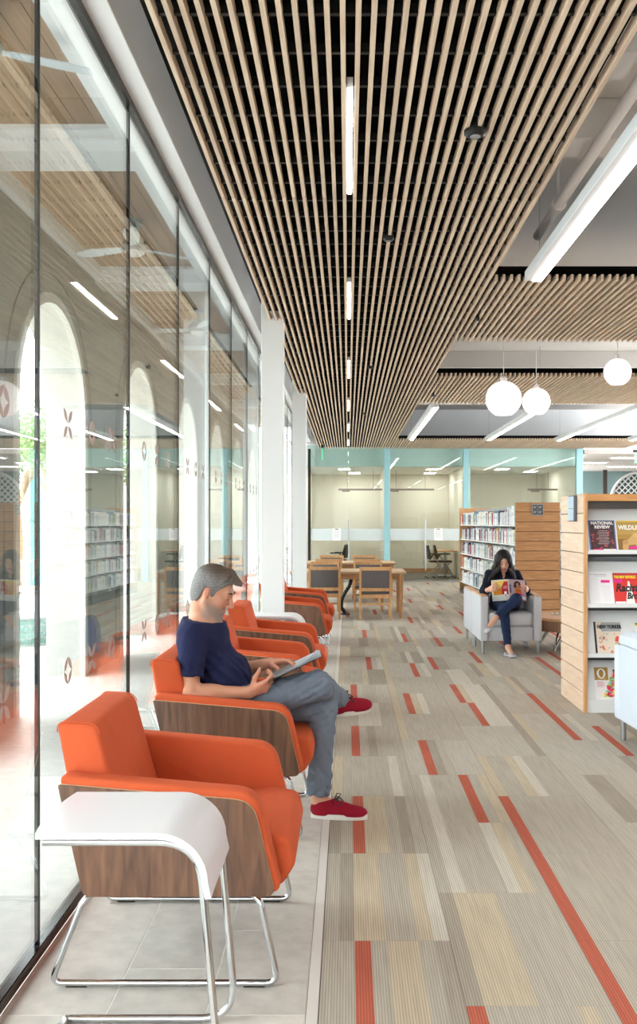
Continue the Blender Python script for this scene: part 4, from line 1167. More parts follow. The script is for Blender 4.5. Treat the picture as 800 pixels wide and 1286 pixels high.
# ------------------------------------------------------------------ magazine rack
RX, RY = 1.863, 7.58
t = thing('magazine_rack', 'pale oak magazine rack with sloped white display shelves', 'rack', (RX, RY, 0))
b = new_bm(); box(b, 0.010, 0.027, 0, 0.82, 0, 1.735); ep = obj('end_panel', b, mat('joint_shadow_wood', (0, 0, 0)), t)
b = new_bm(); box(b, 0.0, 0.028, -0.002, 0.03, 0, 1.737, 0.001, 1); obj('stile', b, OAK, t)
n = 11; ph = 1.735 / n
bb = new_bm(); box(bb, -0.002, 0.012, 0.032, 0.82, 0.003, ph - 0.003, 0.002, 1); me = mesh_of('plank', bb, OAKP)
for i in range(n): place('plank', me, ep, (0, 0, i * ph))
b = new_bm()
for i in range(1, n): tube(b, [(-0.004, 0.80, i * ph), (0.0, 0.80, i * ph)], 0.007, 8)
obj('peg', b, BLACK, ep)['kind'] = 'stuff'
b = new_bm(); box(b, -0.03, -0.004, 0.22, 0.42, 1.515, 1.725, 0.003, 1); sh = obj('sign_holder', b, mat('sign_edge', (92, 96, 104), 0.4), t)
for i in range(2):
    for j in range(2):
        b = new_bm(); box(b, -0.034, -0.0295, 0.225 + i * 0.097, 0.318 + i * 0.097, 1.522 + j * 0.1, 1.617 + j * 0.1); obj('sign_insert', b, mat('sign_pale', (176, 196, 212), 0.5), sh)
RWID = 1.05
b = new_bm(); box(b, 0.028, RWID, 0, 0.82, 1.675, 1.73, 0.001, 1); obj('top_board', b, wood('oak_top', (196, 134, 78), (220, 162, 102), (0.8, 9, 9), 5), t)
b = new_bm(); box(b, 0.028, RWID, 0.03, 0.045, 1.615, 1.675); obj('header_panel', b, mat('header_dark', (72, 66, 62), 0.7), t)
b = new_bm(); box(b, 0.028, RWID, 0.39, 0.43, 0.02, 1.675); obj('back_panel', b, SHELFW, t)
b = new_bm(); box(b, RWID, RWID + 0.028, 0, 0.82, 0, 1.735); obj('end_panel', b, OAK, t)
b = new_bm(); box(b, 0.03, RWID, 0.02, 0.05, 0, 0.085); obj('plinth', b, SHELFW, t)
LIPS = [1.285, 0.862, 0.468, 0.098]; AL = math.atan2(0.12, 0.34)
for k, z in enumerate(LIPS):
    b = new_bm(); prism(b, [(0.05, z - 0.012), (0.058, z - 0.015), (0.178, z + 0.325), (0.17, z + 0.328)], 'x', 0.03, RWID); obj('display_board', b, SHELFW, t)
    b = new_bm(); box(b, 0.029, RWID, 0.012, 0.06, z - 0.03, z - 0.012); box(b, 0.029, RWID, 0.010, 0.016, z - 0.03, z + 0.004); obj('lip', b, SHELFW, t)
    if k < 3:
        b = new_bm(); box(b, 0.029, RWID, 0.012, 0.38, z - 0.052, z - 0.0305); obj('shelf', b, BLACK, t)  # black slab stands in for the shadow under the lip
def poly(b, pts, z, mi=0, th=0.0004):
    v = [b.verts.new((p[0], p[1], z)) for p in pts]
    v0 = [b.verts.new((p[0], p[1], z - th)) for p in pts]
    f = b.faces.new(v); f.material_index = mi
    for i in range(len(pts)):
        j = (i + 1) % len(pts); f = b.faces.new((v[i], v0[i], v0[j], v[j])); f.material_index = mi
def rect(x0, x1, y0, y1): return [(x0, y0), (x1, y0), (x1, y1), (x0, y1)]
def disc(cx, cy, r, ry=None, n=14): return [(cx + r * math.cos(2 * PI * i / n), cy + (ry or r) * math.sin(2 * PI * i / n)) for i in range(n)]
PM = {}
def pm(c):
    if c not in PM: PM[c] = mat('print_%02x%02x%02x' % c, c, 0.4)
    return PM[c]
def magazine(label, x0, lip, w, h, cover, prints, texts, dx=0.0, grp='magazines on the rack', holder=None):
    z0 = LIPS[lip] - 0.011
    t = thing('magazine', label, 'magazine', (x0 + w / 2, RY + 0.0515, z0), 0, group=grp)
    t.rotation_euler = (PI / 2 - AL, 0, 0)
    b = new_bm(); box(b, -w / 2, w / 2, 0.0, h, 0.0, 0.005, 0.0008, 1); obj('cover', b, pm(cover), t)
    cols = []; b = new_bm(); zz = 0.0056
    for pts, c in prints:
        if c not in cols: cols.append(c)
        poly(b, [(p[0] * w - w / 2, p[1] * h) for p in pts], zz, cols.index(c)); zz += 0.00025
    if prints: obj('printed_picture', b, [pm(c) for c in cols], t, None)
    for (s, u, v, size, c, sx, sh, al) in texts:
        me = text_mesh(s, size * h, (0.0034 if size > 0.25 else 0.0020) if size > 0.1 else 0.0004, sx, sh, al); me.materials.append(pm(c))
        place('lettering', me, t, (u * w - w / 2, v * h, zz + 0.0003))
    return t
PINK = (240, 24, 150)
rp = random.Random(3)
# 1
pr = [(rect(0.04, 0.96, 0.03, 0.98), (74, 46, 50))]
for i in range(26): pr.append((disc(0.1 + 0.8 * rp.random(), 0.1 + 0.55 * rp.random(), 0.03 + 0.05 * rp.random(), 0.03 + 0.03 * rp.random(), 7), rp.choice([(120, 60, 66), (54, 36, 44), (150, 84, 86), (92, 58, 56), (186, 70, 80)])))
for i in range(9): pr.append((rect(0.36 - 0.03 * (i % 3), 0.70 + 0.04 * (i % 2), 0.64 - i * 0.052, 0.662 - i * 0.052), (176, 150, 152)))
pr += [(rect(0.1, 0.42, 0.015, 0.07), PINK), (rect(0.48, 0.96, 0.01, 0.065), (246, 246, 244))]
tx = [('NATIONAL', 0.5, 0.855, 0.135, (240, 236, 236), 1.0, 0, 'CENTER'), ('REVIEW', 0.5, 0.725, 0.135, (240, 236, 236), 1.0, 0, 'CENTER')]
magazine('dark magazine with white lettering NATIONAL REVIEW and a blue border', 1.925, 0, 0.212, 0.262, (92, 120, 186), pr, tx)
b = None
# 2
pr = [(rect(0, 1, 0, 0.955), (176, 136, 56)), (rect(0, 1, 0.0, 0.4), (140, 100, 40)), (rect(0.0, 1, 0.55, 0.955), (190, 154, 76))]
pr += [([(0.16, 0.04), (0.18, 0.28), (0.24, 0.36), (0.42, 0.40), (0.52, 0.50), (0.62, 0.60), (0.74, 0.62), (0.86, 0.55), (0.9, 0.4), (0.82, 0.32), (0.78, 0.04), (0.68, 0.04), (0.66, 0.22), (0.4, 0.2), (0.36, 0.04)], (206, 164, 104)), (disc(0.7, 0.52, 0.10, 0.07), (216, 176, 118)), (disc(0.28, 0.3, 0.11, 0.08), (190, 146, 90))]
pr += [(rect(0.42, 0.78, 0.08, 0.16), PINK), (rect(0.32, 0.9, 0.0, 0.035), (246, 246, 244))]
tx = [('WILDLIFE', 0.06, 0.71, 0.2, (250, 246, 236), 0.86, 0, 'LEFT')]
magazine('golden magazine with white lettering WILDLIFE and a yellow top edge', 2.15, 0, 0.212, 0.258, (240, 190, 40), pr, tx)
# 3
pr = [(rect(0.52, 0.88, 0.66, 0.74), PINK), (rect(0.05, 0.75, 0.90, 0.915), (190, 188, 190)), (rect(0.25, 0.8, 0.86, 0.872), (190, 188, 190))]
for i in range(15):
    pr.append((rect(0.06, 0.42 - 0.05 * rp.random(), 0.80 - i * 0.05, 0.81 - i * 0.05), (222, 220, 224)))
    if i > 4: pr.append((rect(0.58, 0.92 - 0.08 * rp.random(), 0.80 - i * 0.05, 0.81 - i * 0.05), (222, 220, 224)))
magazine('plain white newsletter with one pink label on the second shelf', 1.922, 1, 0.195, 0.275, (246, 245, 247), pr, [])
# 4
pr = [(rect(0, 1, 0.93, 1.0), (206, 40, 60)), (rect(0.03, 1, 0.84, 0.93), (214, 44, 40)), ([(0.40, 0.0), (0.54, 0.74), (0.60, 0.74), (0.76, 0.0)], (250, 248, 246)), (rect(0.0, 0.34, 0.70, 0.80), PINK), (rect(0.03, 0.4, 0.0, 0.1), (246, 246, 246))]
tx = [('THE NEW REPUBLIC', 0.04, 0.835, 0.112, (250, 226, 40), 0.66, 0, 'LEFT'), ('Racist', 0.06, 0.42, 0.34, (20, 16, 18), 0.82, 0.25, 'LEFT'), ('Bro', 0.46, 0.19, 0.27, (20, 16, 18), 0.8, 0.25, 'LEFT')]
magazine('red magazine with black script and a white cone on the second shelf', 2.122, 1, 0.215, 0.262, (226, 44, 36), pr, tx)
# 5
pr = [(rect(0.0, 0.075, 0, 1), (24, 22, 26)), (rect(0.28, 1.0, 0.70, 0.98), (176, 176, 178))]
for i in range(34): pr.append((disc(0.14 + 0.8 * rp.random(), 0.05 + 0.6 * rp.random(), 0.02 + 0.05 * rp.random(), None, 7), rp.choice([(236, 214, 190), (222, 200, 176), (206, 196, 188), (240, 226, 206), (150, 140, 134), (226, 120, 90)])))
pr += [(disc(0.86, 0.48, 0.10, 0.07), (226, 84, 50)), (disc(0.8, 0.42, 0.06, 0.05), (214, 66, 44)), (disc(0.34, 0.5, 0.04, 0.03), (226, 90, 70)), (rect(0.62, 0.7, 0.0, 0.04), PINK)]
tx = [('NEW YORKER', 0.12, 0.79, 0.145, (26, 24, 26), 0.78, 0, 'LEFT')]
magazine('cream magazine with a black spine strip and lettering NEW YORKER on the third shelf', 1.968, 2, 0.215, 0.265, (232, 218, 200), pr, tx)
# 6
pr = [(rect(0.0, 0.5, 0.62, 1.0), (176, 132, 60)), (disc(0.25, 0.82, 0.16, 0.15, 24), (250, 246, 240)), (disc(0.25, 0.82, 0.085, 0.12, 20), (176, 132, 60)), (rect(0.08, 0.42, 0.645, 0.66), (226, 200, 150))]
for i in range(5): pr.append((rect(0.07, 0.30 + 0.05 * (i % 2), 0.56 - i * 0.035, 0.575 - i * 0.035), (226, 150, 176)))
for i in range(150):
    v = rp.random() ** 1.3; hw = 0.10 + 0.42 * (1 - v)
    pr.append((disc(0.68 + hw * (2 * rp.random() - 1) * 0.85, 0.10 + v * 0.62, 0.05, 0.038, 7), rp.choice([(226, 40, 80), (240, 120, 40), (110, 190, 70), (250, 210, 60), (60, 130, 190), (236, 90, 160), (200, 30, 50), (150, 210, 200), (190, 220, 60)])))
pr += [(rect(0.1, 0.86, 0.02, 0.09), (248, 248, 246)), ([(0.60, 0.66), (0.76, 0.66), (0.72, 0.84), (0.64, 0.84)], (220, 50, 90)), (disc(0.68, 0.875, 0.055, 0.045), (92, 54, 42))]
magazine('white magazine with a gold square, big white O and a heap of coloured shapes', 1.973, 3, 0.218, 0.268, (246, 242, 240), pr, [])
# 7
magazine('white magazine with a yellow and black corner on the third shelf, at the photo edge', 2.305, 2, 0.21, 0.262, (244, 242, 238), [(disc(0.04, 0.93, 0.08, 0.05), (232, 200, 40)), (disc(0.03, 0.95, 0.035, 0.02), (30, 28, 26)), (rect(0.2, 0.9, 0.1, 0.6), (220, 210, 160))], [])
# ------------------------------------------------------------------ figures: smooth blended volumes turned into one mesh
def rotm(a, axis): return np.array(Matrix.Rotation(a, 3, axis))
class Body:
    def __init__(self, lo, hi, h):
        self.lo = np.array(lo, np.float32); self.h = h
        n = np.ceil((np.array(hi) - np.array(lo)) / h).astype(int) + 1
        self.n = n; self.D = np.full(tuple(n), 0.2, np.float32)
    def _sub(self, mn, mx):
        a = np.clip(np.floor((np.array(mn) - self.lo) / self.h).astype(int), 0, self.n)
        b = np.clip(np.ceil((np.array(mx) - self.lo) / self.h).astype(int) + 1, 0, self.n)
        if np.any(b <= a): return None
        sl = tuple(slice(int(i), int(j)) for i, j in zip(a, b))
        g = [self.lo[i] + self.h * np.arange(a[i], b[i], dtype=np.float32) for i in range(3)]
        return sl, np.meshgrid(*g, indexing='ij')
    def _apply(self, sl, d, k, op):
        A = self.D[sl]
        if op == 's': d = -d; A2 = -A
        else: A2 = A
        k = max(k, 1e-5)
        if op == 's':
            hh = np.maximum(k - np.abs(A - d), 0) / k
            self.D[sl] = np.maximum(A, d) + hh * hh * k * 0.25
        else:
            hh = np.maximum(k - np.abs(A - d), 0) / k
            self.D[sl] = np.minimum(A, d) - hh * hh * k * 0.25
    def cone(self, a, b, ra, rb=None, k=0.02, op='u', flat=None, sq=None):
        """tapered limb; flat=(start, end) cuts the ends square; sq=(dir, factor) flattens across dir"""
        a = np.array(a, float); b = np.array(b, float); rb = ra if rb is None else rb
        r = max(ra, rb) + k + 0.012
        s = self._sub(np.minimum(a, b) - r, np.maximum(a, b) + r)
        if s is None: return
        sl, (X, Y, Z) = s
        ab = b - a; L2 = float(ab @ ab) + 1e-12
        px, py, pz = X - a[0], Y - a[1], Z - a[2]
        tt = (px * ab[0] + py * ab[1] + pz * ab[2]) / L2
        t = np.clip(tt, 0, 1)
        dx, dy, dz = px - t * ab[0], py - t * ab[1], pz - t * ab[2]
        if sq is not None:
            n, f = np.array(sq[0], float), sq[1]; n /= np.linalg.norm(n)
            q = dx * n[0] + dy * n[1] + dz * n[2]; e = (1 / f - 1) * q
            dx, dy, dz = dx + e * n[0], dy + e * n[1], dz + e * n[2]
        d = np.sqrt(dx * dx + dy * dy + dz * dz) - (ra + (rb - ra) * t)
        if flat:
            L = math.sqrt(L2)
            if flat[0]: d = np.maximum(d, -tt * L)
            if flat[1]: d = np.maximum(d, (tt - 1) * L)
        self._apply(sl, d.astype(np.float32), k, op)
    def ell(self, c, r, R=None, k=0.02, op='u'):
        c = np.array(c, float); r = np.array(r, float); m = float(r.max()) + k + 0.012
        s = self._sub(c - m, c + m)
        if s is None: return
        sl, (X, Y, Z) = s
        P = [X - c[0], Y - c[1], Z - c[2]]
        if R is not None: P = [R[0, i] * P[0] + R[1, i] * P[1] + R[2, i] * P[2] for i in range(3)]
        k0 = np.sqrt((P[0] / r[0]) ** 2 + (P[1] / r[1]) ** 2 + (P[2] / r[2]) ** 2)
        k1 = np.sqrt((P[0] / r[0] ** 2) ** 2 + (P[1] / r[1] ** 2) ** 2 + (P[2] / r[2] ** 2) ** 2) + 1e-9
        self._apply(sl, (k0 * (k0 - 1) / k1).astype(np.float32), k, op)
    def half(self, p, n, k=0.004):
        """cut away everything on the +n side of the plane through p"""
        n = np.array(n, float); n /= np.linalg.norm(n)
        _, (X, Y, Z) = self._sub(self.lo, self.lo + self.h * self.n)
        d = ((X - p[0]) * n[0] + (Y - p[1]) * n[1] + (Z - p[2]) * n[2]).astype(np.float32)
        self.D = np.maximum(self.D, d[:self.n[0], :self.n[1], :self.n[2]])
    def warp(self, f):
        _, (X, Y, Z) = self._sub(self.lo, self.lo + self.h * self.n)
        self.D += f(X, Y, Z).astype(np.float32)
    def mesh(self, name, mats, col=None, parent=None, relax=1):
        D = self.D; D[0] = D[-1] = 0.2; D[:, 0] = D[:, -1] = 0.2; D[:, :, 0] = D[:, :, -1] = 0.2
        ins = D < 0
        c = ins[:-1, :-1, :-1].astype(np.int8)
        tot = np.zeros(tuple(self.n - 1), np.int8)
        for i in (0, 1):
            for j in (0, 1):
                for k in (0, 1):
                    tot += ins[i:self.n[0] - 1 + i, j:self.n[1] - 1 + j, k:self.n[2] - 1 + k]
        act = (tot > 0) & (tot < 8)
        idx = -np.ones(act.shape, np.int32); I = np.argwhere(act); idx[act] = np.arange(len(I))
        acc = np.zeros((len(I), 3)); cnt = np.zeros(len(I))
        corners = [(i, j, k) for i in (0, 1) for j in (0, 1) for k in (0, 1)]
        for p in corners:
            for ax in range(3):
                if p[ax] == 1: continue
                q = list(p); q[ax] = 1
                d0 = D[I[:, 0] + p[0], I[:, 1] + p[1], I[:, 2] + p[2]]; d1 = D[I[:, 0] + q[0], I[:, 1] + q[1], I[:, 2] + q[2]]
                m = (d0 < 0) != (d1 < 0)
                t = np.where(m, d0 / (d0 - d1 + 1e-12), 0)
                pos = np.tile(np.array(p, float), (len(I), 1)); pos[:, ax] += t
                acc[m] += pos[m]; cnt[m] += 1
        V = self.lo + self.h * (I + acc / cnt[:, None])
        quads = []
        for ax in range(3):
            b, c_ = [(1, 2), (2, 0), (0, 1)][ax]
            s0 = [slice(None)] * 3; s1 = [slice(None)] * 3
            s0[ax] = slice(0, -1); s1[ax] = slice(1, None)
            A, B = ins[tuple(s0)], ins[tuple(s1)]
            E = np.argwhere(A != B)
            ok = (E[:, b] > 0) & (E[:, c_] > 0) & (E[:, b] < self.n[b] - 1) & (E[:, c_] < self.n[c_] - 1)
            E = E[ok]
            sgn = A[E[:, 0], E[:, 1], E[:, 2]]
            def at(db, dc):
                e = E.copy(); e[:, b] += db; e[:, c_] += dc
                return idx[e[:, 0], e[:, 1], e[:, 2]]
            q = np.stack([at(-1, -1), at(0, -1), at(0, 0), at(-1, 0)], 1)
            q[~sgn] = q[~sgn][:, ::-1]
            quads.append(q)
        Q = np.concatenate(quads); Q = Q[(Q >= 0).all(1)]
        for _ in range(relax):   # gentle smoothing
            s = np.zeros_like(V); n_ = np.zeros(len(V))
            for i in range(4):
                for j in (1, 3):
                    np.add.at(s, Q[:, i], V[Q[:, (i + j) % 4]]); np.add.at(n_, Q[:, i], 1)
            V = 0.5 * V + 0.5 * s / np.maximum(n_, 1)[:, None]
        me = bpy.data.meshes.new(name)
        me.vertices.add(len(V)); me.vertices.foreach_set('co', V.astype(np.float32).ravel())
        me.loops.add(len(Q) * 4); me.loops.foreach_set('vertex_index', Q.astype(np.int32).ravel())
        me.polygons.add(len(Q)); me.polygons.foreach_set('loop_start', np.arange(0, len(Q) * 4, 4, dtype=np.int32))
        me.update(calc_edges=True); me.validate()
        me.polygons.foreach_set('use_smooth', [True] * len(me.polygons))
        for m in (mats if isinstance(mats, (list, tuple)) else [mats]): me.materials.append(m)
        if col is not None: set_col(me, col(V))
        return place(name, me, parent)

def head_frame(origin, fwd, up_hint, s):
    """local (x forward, y left, z up) -> world"""
    f = Vector(fwd).normalized(); l = Vector(up_hint).cross(f).normalized(); u = f.cross(l)
    R = np.array([[f.x, l.x, u.x], [f.y, l.y, u.y], [f.z, l.z, u.z]])
    o = np.array(origin)
    T = lambda p: o + R @ (np.array(p, float) * s)
    return R, T
def add_head(B, R, T, s, female=False):
    e = lambda c, r, k=0.02, op='u', RR=None: B.ell(T(c), np.array(r) * s, R if RR is None else RR, k * s, op)
    c = lambda a, b, ra, rb=None, k=0.015, op='u': B.cone(T(a), T(b), ra * s, None if rb is None else rb * s, k * s, op)
    e((-0.008, 0, 0.035), (0.098, 0.077, 0.090))
    e((0.035, 0, -0.035), (0.058, 0.060, 0.078), 0.03)
    j = 0.92 if female else 1.0
    for y in (-1, 1):
        c((0.0, y * 0.056 * j, -0.045), (0.066, y * 0.020 * j, -0.104), 0.020, 0.018, 0.03)
        e((0.062, y * 0.038, -0.02), (0.026, 0.022, 0.022), 0.02)
    e((0.076, 0, -0.104), (0.021, 0.022, 0.018), 0.02)
    c((0.083, -0.034, 0.030), (0.083, 0.034, 0.030), 0.0125 if female else 0.0145, None, 0.02)
    for y in (-1, 1):
        e((0.102, y * 0.031, 0.007), (0.016, 0.019, 0.012), 0.012, 's')
        e((0.0805, y * 0.031, 0.0085), (0.0155, 0.016, 0.0135), 0.004)       # lid over the eye
    nb = 0.85 if female else 1.0
    c((0.094, 0, 0.018), (0.118 * (0.98 if female else 1), 0, -0.028), 0.0085 * nb, 0.0125 * nb, 0.012)
    for y in (-1, 1): e((0.105, y * 0.0125 * nb, -0.033), (0.011, 0.0085, 0.008), 0.008)
    e((0.085, 0, -0.068), (0.016, 0.028, 0.020), 0.012)
    c((0.0985, -0.016, -0.0625), (0.0985, 0.016, -0.0625), 0.0052, None, 0.004)
    c((0.0965, -0.014, -0.0735), (0.0965, 0.014, -0.0735), 0.0062, None, 0.004)
    for y in (-1, 1):
        a = 0.25
        RE = R @ rotm(y * 0.30, 'Z') @ rotm(-0.2, 'Y')
        e((-0.010, y * 0.077, -0.006), (0.017, 0.008, 0.028), 0.008, 'u', RE)
        e((-0.004, y * 0.086, -0.004), (0.0085, 0.006, 0.016), 0.004, 's', RE)
def hand(B, wrist, d, n, th, size=1.0, curl=(0.5, 0.7, 0.5), spread=0.06, thumb_in=0.5, thumb_curl=0.4):
    """wrist point; d = direction of the fingers, n = direction the palm faces, th = side of the thumb (all world)"""
    d = np.array(d, float); d /= np.linalg.norm(d)
    n = np.array(n, float); n -= d * (n @ d); n /= np.linalg.norm(n)
    th = np.array(th, float); s = np.cross(d, n)
    if s @ th < 0: s = -s
    w = np.array(wrist, float); z = size
    offs = [0.031, 0.0105, -0.0105, -0.029]; plen = [0.094, 0.096, 0.091, 0.082]
    flen = [(0.044, 0.026, 0.020), (0.049, 0.030, 0.021), (0.045, 0.028, 0.021), (0.035, 0.021, 0.018)]
    rad = [0.0092, 0.0094, 0.0088, 0.0078]
    kn = []
    for i in range(4):
        k = w + d * plen[i] * z + s * offs[i] * z - n * 0.002 * z
        B.cone(w + s * offs[i] * 0.6 * z, k, 0.0145 * z, 0.0115 * z, 0.014)
        kn.append(k)
    B.cone(w - d * 0.01, w + d * 0.05 * z, 0.022 * z, 0.018 * z, 0.02, sq=(n, 0.75))
    for i in range(4):
        p = kn[i]; a = 0.0
        side = s * (spread * (1.5 - i))
        for q in range(3):
            a += curl[q] * (1 + 0.08 * i)
            v = d * math.cos(a) + n * math.sin(a) + side * (1 if q == 0 else 0.5); v /= np.linalg.norm(v)
            e = p + v * flen[i][q] * z
            B.cone(p, e, rad[i] * z * (1 - 0.08 * q), rad[i] * z * (0.93 - 0.08 * q), 0.0035)
            p = e
    t0 = w + d * 0.022 * z + s * 0.026 * z + n * 0.006 * z
    v = d * 0.62 + s * (0.72 - 0.5 * thumb_in) + n * (0.25 + 0.5 * thumb_in); v /= np.linalg.norm(v)
    t1 = t0 + v * 0.046 * z
    B.cone(w + d * 0.01, t1, 0.0155 * z, 0.0115 * z, 0.012)
    v2 = v + n * thumb_curl * 0.5 + d * 0.35 - s * 0.35 * thumb_curl; v2 /= np.linalg.norm(v2)
    t2 = t1 + v2 * 0.032 * z
    B.cone(t1, t2, 0.0108 * z, 0.0098 * z, 0.004)
    v3 = v2 + n * thumb_curl * 0.4; v3 /= np.linalg.norm(v3)
    B.cone(t2, t2 + v3 * 0.025 * z, 0.0098 * z, 0.0082 * z, 0.003)

def lerp_col(base, other, w): return base + (other - base) * np.clip(w, 0, 1)[:, None]
L3 = lambda c: np.array(lin(c)[:3])
def vnoise(P, s, seed=0):
    r = np.random.default_rng(seed); o = 0
    for i in range(4):
        k = r.normal(size=3) * s * (1 + 0.6 * i); o = o + np.sin(P @ k + r.random() * 6.28)
    return o / 4
def folds(X, Y, Z, amp, f, seed):
    r = np.random.default_rng(seed); o = 0
    for i in range(5):
        k = r.normal(size=3) * f * (1 + 0.5 * i); ph = r.random() * 6.28
        o = o + np.sin(X * k[0] + Y * k[1] + Z * k[2] + ph + 1.5 * np.sin(X * k[1] * 0.5 + Z * k[0] * 0.5)) / (1 + 0.5 * i)
    return amp * o / 2.5
SKIN = attr_mat('skin', 0.5, (180, (1, 1, 1)), 0.05, sss=0.08, spec=0.35)
HAIR = attr_mat('hair', 0.55, (230, (0.35, 1.0, 0.5)), 0.24, spec=0.3)
TSHIRT = fabric('navy_tshirt', (32, 36, 70), 500, 0.14)
JEANSG = fabric('grey_jeans', (114, 123, 137), 420, 0.16)
JEANSB = fabric('dark_blue_jeans', (34, 48, 78), 420, 0.16)
BLOUSE = fabric('navy_blouse', (24, 28, 46), 500, 0.12)
def shoe(parent, heel, toe, up, h_mat, sole_mat, wid=0.048, laces=True, hgt=0.075, res=0.004):
    """canvas shoe: upper grown from blended volumes, rubber sole outline, laces"""
    H, Tt = Vector(heel), Vector(toe); f = (Tt - H); L = f.length; f.normalize()
    u = Vector(up); u = (u - f * u.dot(f)).normalized(); l = u.cross(f)
    P = lambda a, b, c: np.array(H + f * a * L + l * b + u * c)
    mn = np.minimum(np.array(heel), np.array(toe)) - 0.13; mx = np.maximum(np.array(heel), np.array(toe)) + 0.13
    B = Body(mn, mx, res); R = np.array([[f.x, l.x, u.x], [f.y, l.y, u.y], [f.z, l.z, u.z]])
    B.ell(P(0.17, 0, 0.045), (0.055, 0.036, 0.05), R, 0.02)
    B.ell(P(0.45, 0, 0.040), (0.085, 0.040, 0.040), R, 0.03)
    B.ell(P(0.76, 0, 0.030), (0.072, wid, 0.034), R, 0.03)
    B.cone(P(0.2, 0, 0.05), P(0.24, 0, hgt + 0.02), 0.040, 0.036, 0.02)
    B.cone(P(0.42, 0, 0.075), P(0.62, 0, 0.055), 0.020, 0.016, 0.02)
    B.half(P(0, 0, 0.016), tuple(-u)); B.half(P(0.2, 0, hgt + 0.012), tuple(u * 1.0 - f * 0.15))
    sh = B.mesh('shoe', h_mat, None, parent)
    pts = []
    n = 28
    for i in range(n):
        a = 2 * PI * i / n; c, s = math.cos(a), math.sin(a)
        w_ = wid * (0.88 + 0.16 * c) ; x = 0.5 + 0.515 * c
        pts.append((x, (abs(s) ** 0.75) * (1 if s > 0 else -1) * w_))
    b = new_bm()
    lo = [b.verts.new(P(p[0], p[1] * 0.97, 0.0)) for p in pts]; hi = [b.verts.new(P(p[0], p[1], 0.026)) for p in pts]
    b.faces.new(lo[::-1]); b.faces.new(hi)
    for i in range(n): b.faces.new((lo[i], lo[(i + 1) % n], hi[(i + 1) % n], hi[i]))
    obj('sole', b, sole_mat, sh, 50)
    if laces:
        b = new_bm()
        for i in range(4):
            a = 0.40 + i * 0.07; z = 0.093 - i * 0.010
            tube(b, [P(a, -0.026, z - 0.013), P(a + 0.02, 0, z + 0.004), P(a + 0.03, 0.026, z - 0.013)], 0.0035, 6)
        for s_ in (-1, 1):
            tube(b, [P(0.42, 0, 0.096), P(0.45, s_ * 0.02, 0.118), P(0.52, s_ * 0.036, 0.112), P(0.47, s_ * 0.014, 0.098)], 0.003, 6)
            tube(b, [P(0.42, 0, 0.096), P(0.50, s_ * 0.03, 0.094), P(0.56, s_ * 0.044, 0.074)], 0.003, 6)
        obj('laces', b, BLACK, sh, 60)
    return sh
# ------------------------------------------------------------------ the reading man
man = thing('person', 'man in a navy T-shirt, grey jeans and red shoes, reading in the second orange armchair', 'person', (-0.57, 4.92, 0))
MO = Vector((-0.57, 4.92, 0))
def under(parent, o):
    o.parent = parent; o.matrix_parent_inverse = Matrix.Translation(-Vector(parent.location)); return o
HM = 1.03
hd_fwd = (math.cos(math.radians(-24)), -0.10, math.sin(math.radians(-24)))
HR, HT = head_frame((-0.692, 4.90, 1.151), hd_fwd, (0, 0, 1), HM)
J = dict(hipR=(-0.585, 4.825, 0.575), hipL=(-0.585, 5.00, 0.555), knR=(-0.150, 4.81, 0.690), knL=(-0.125, 4.935, 0.555), anR=(-0.045, 5.120, 0.560), anL=(-0.150, 4.905, 0.085),
         shR=(-0.768, 4.735, 0.935), shL=(-0.745, 5.10, 0.935), elR=(-0.765, 4.665, 0.675), elL=(-0.66, 5.185, 0.69), wrR=(-0.485, 4.70, 0.672), wrL=(-0.415, 5.115, 0.755))
B = Body((-0.98, 4.50, 0.0), (0.12, 5.34, 1.34), 0.0046)
# torso, neck
B.ell((-0.735, 4.92, 0.90), (0.115, 0.165, 0.16), None, 0.04); B.ell((-0.655, 4.92, 0.70), (0.125, 0.155, 0.14), None, 0.05); B.ell((-0.61, 4.915, 0.58), (0.13, 0.165, 0.11), None, 0.05)
B.cone((-0.765, 4.77, 0.945), (-0.755, 5.07, 0.945), 0.055, None, 0.04)
B.cone((-0.755, 4.915, 0.97), HT((-0.040, 0, -0.035)), 0.062, 0.054, 0.02)
B.cone((-0.735, 4.92, 0.95), HT((-0.005, 0, -0.075)), 0.045, 0.038, 0.02)
add_head(B, HR, HT, HM)
for s in 'RL':
    B.cone(J['sh' + s], J['el' + s], 0.052, 0.041, 0.03); B.cone(J['el' + s], J['wr' + s], 0.043, 0.028, 0.02)
    B.cone(J['hip' + s], J['kn' + s], 0.078, 0.056, 0.03); B.cone(J['kn' + s], J['an' + s], 0.052, 0.036, 0.02)
el, wr = np.array(J['elR']), np.array(J['wrR'])
B.ell(el + (wr - el) * 0.33, (0.062, 0.040, 0.040), np.array(Vector(wr - el).to_track_quat('X', 'Z').to_matrix()), 0.03)
el, wr = np.array(J['elL']), np.array(J['wrL'])
B.ell(el + (wr - el) * 0.33, (0.062, 0.040, 0.040), np.array(Vector(wr - el).to_track_quat('X', 'Z').to_matrix()), 0.03)
B.cone(J['anR'], (0.04, 5.18, 0.530), 0.033, 0.030, 0.02); B.cone(J['anL'], (-0.03, 4.895, 0.045), 0.034, 0.030, 0.02)
hand(B, J['wrR'], (0.86, 0.20, 0.30), (-0.30, 0.72, 0.52), (-0.1, -0.3, 0.9), 1.0, (0.55, 0.95, 0.5), 0.03, 0.75, 0.6)
hand(B, J['wrL'], (0.86, -0.40, 0.16), (0.1, -0.35, -0.90), (-0.2, -0.9, 0.1), 1.0, (0.25, 0.45, 0.3), 0.06, 0.3, 0.3)
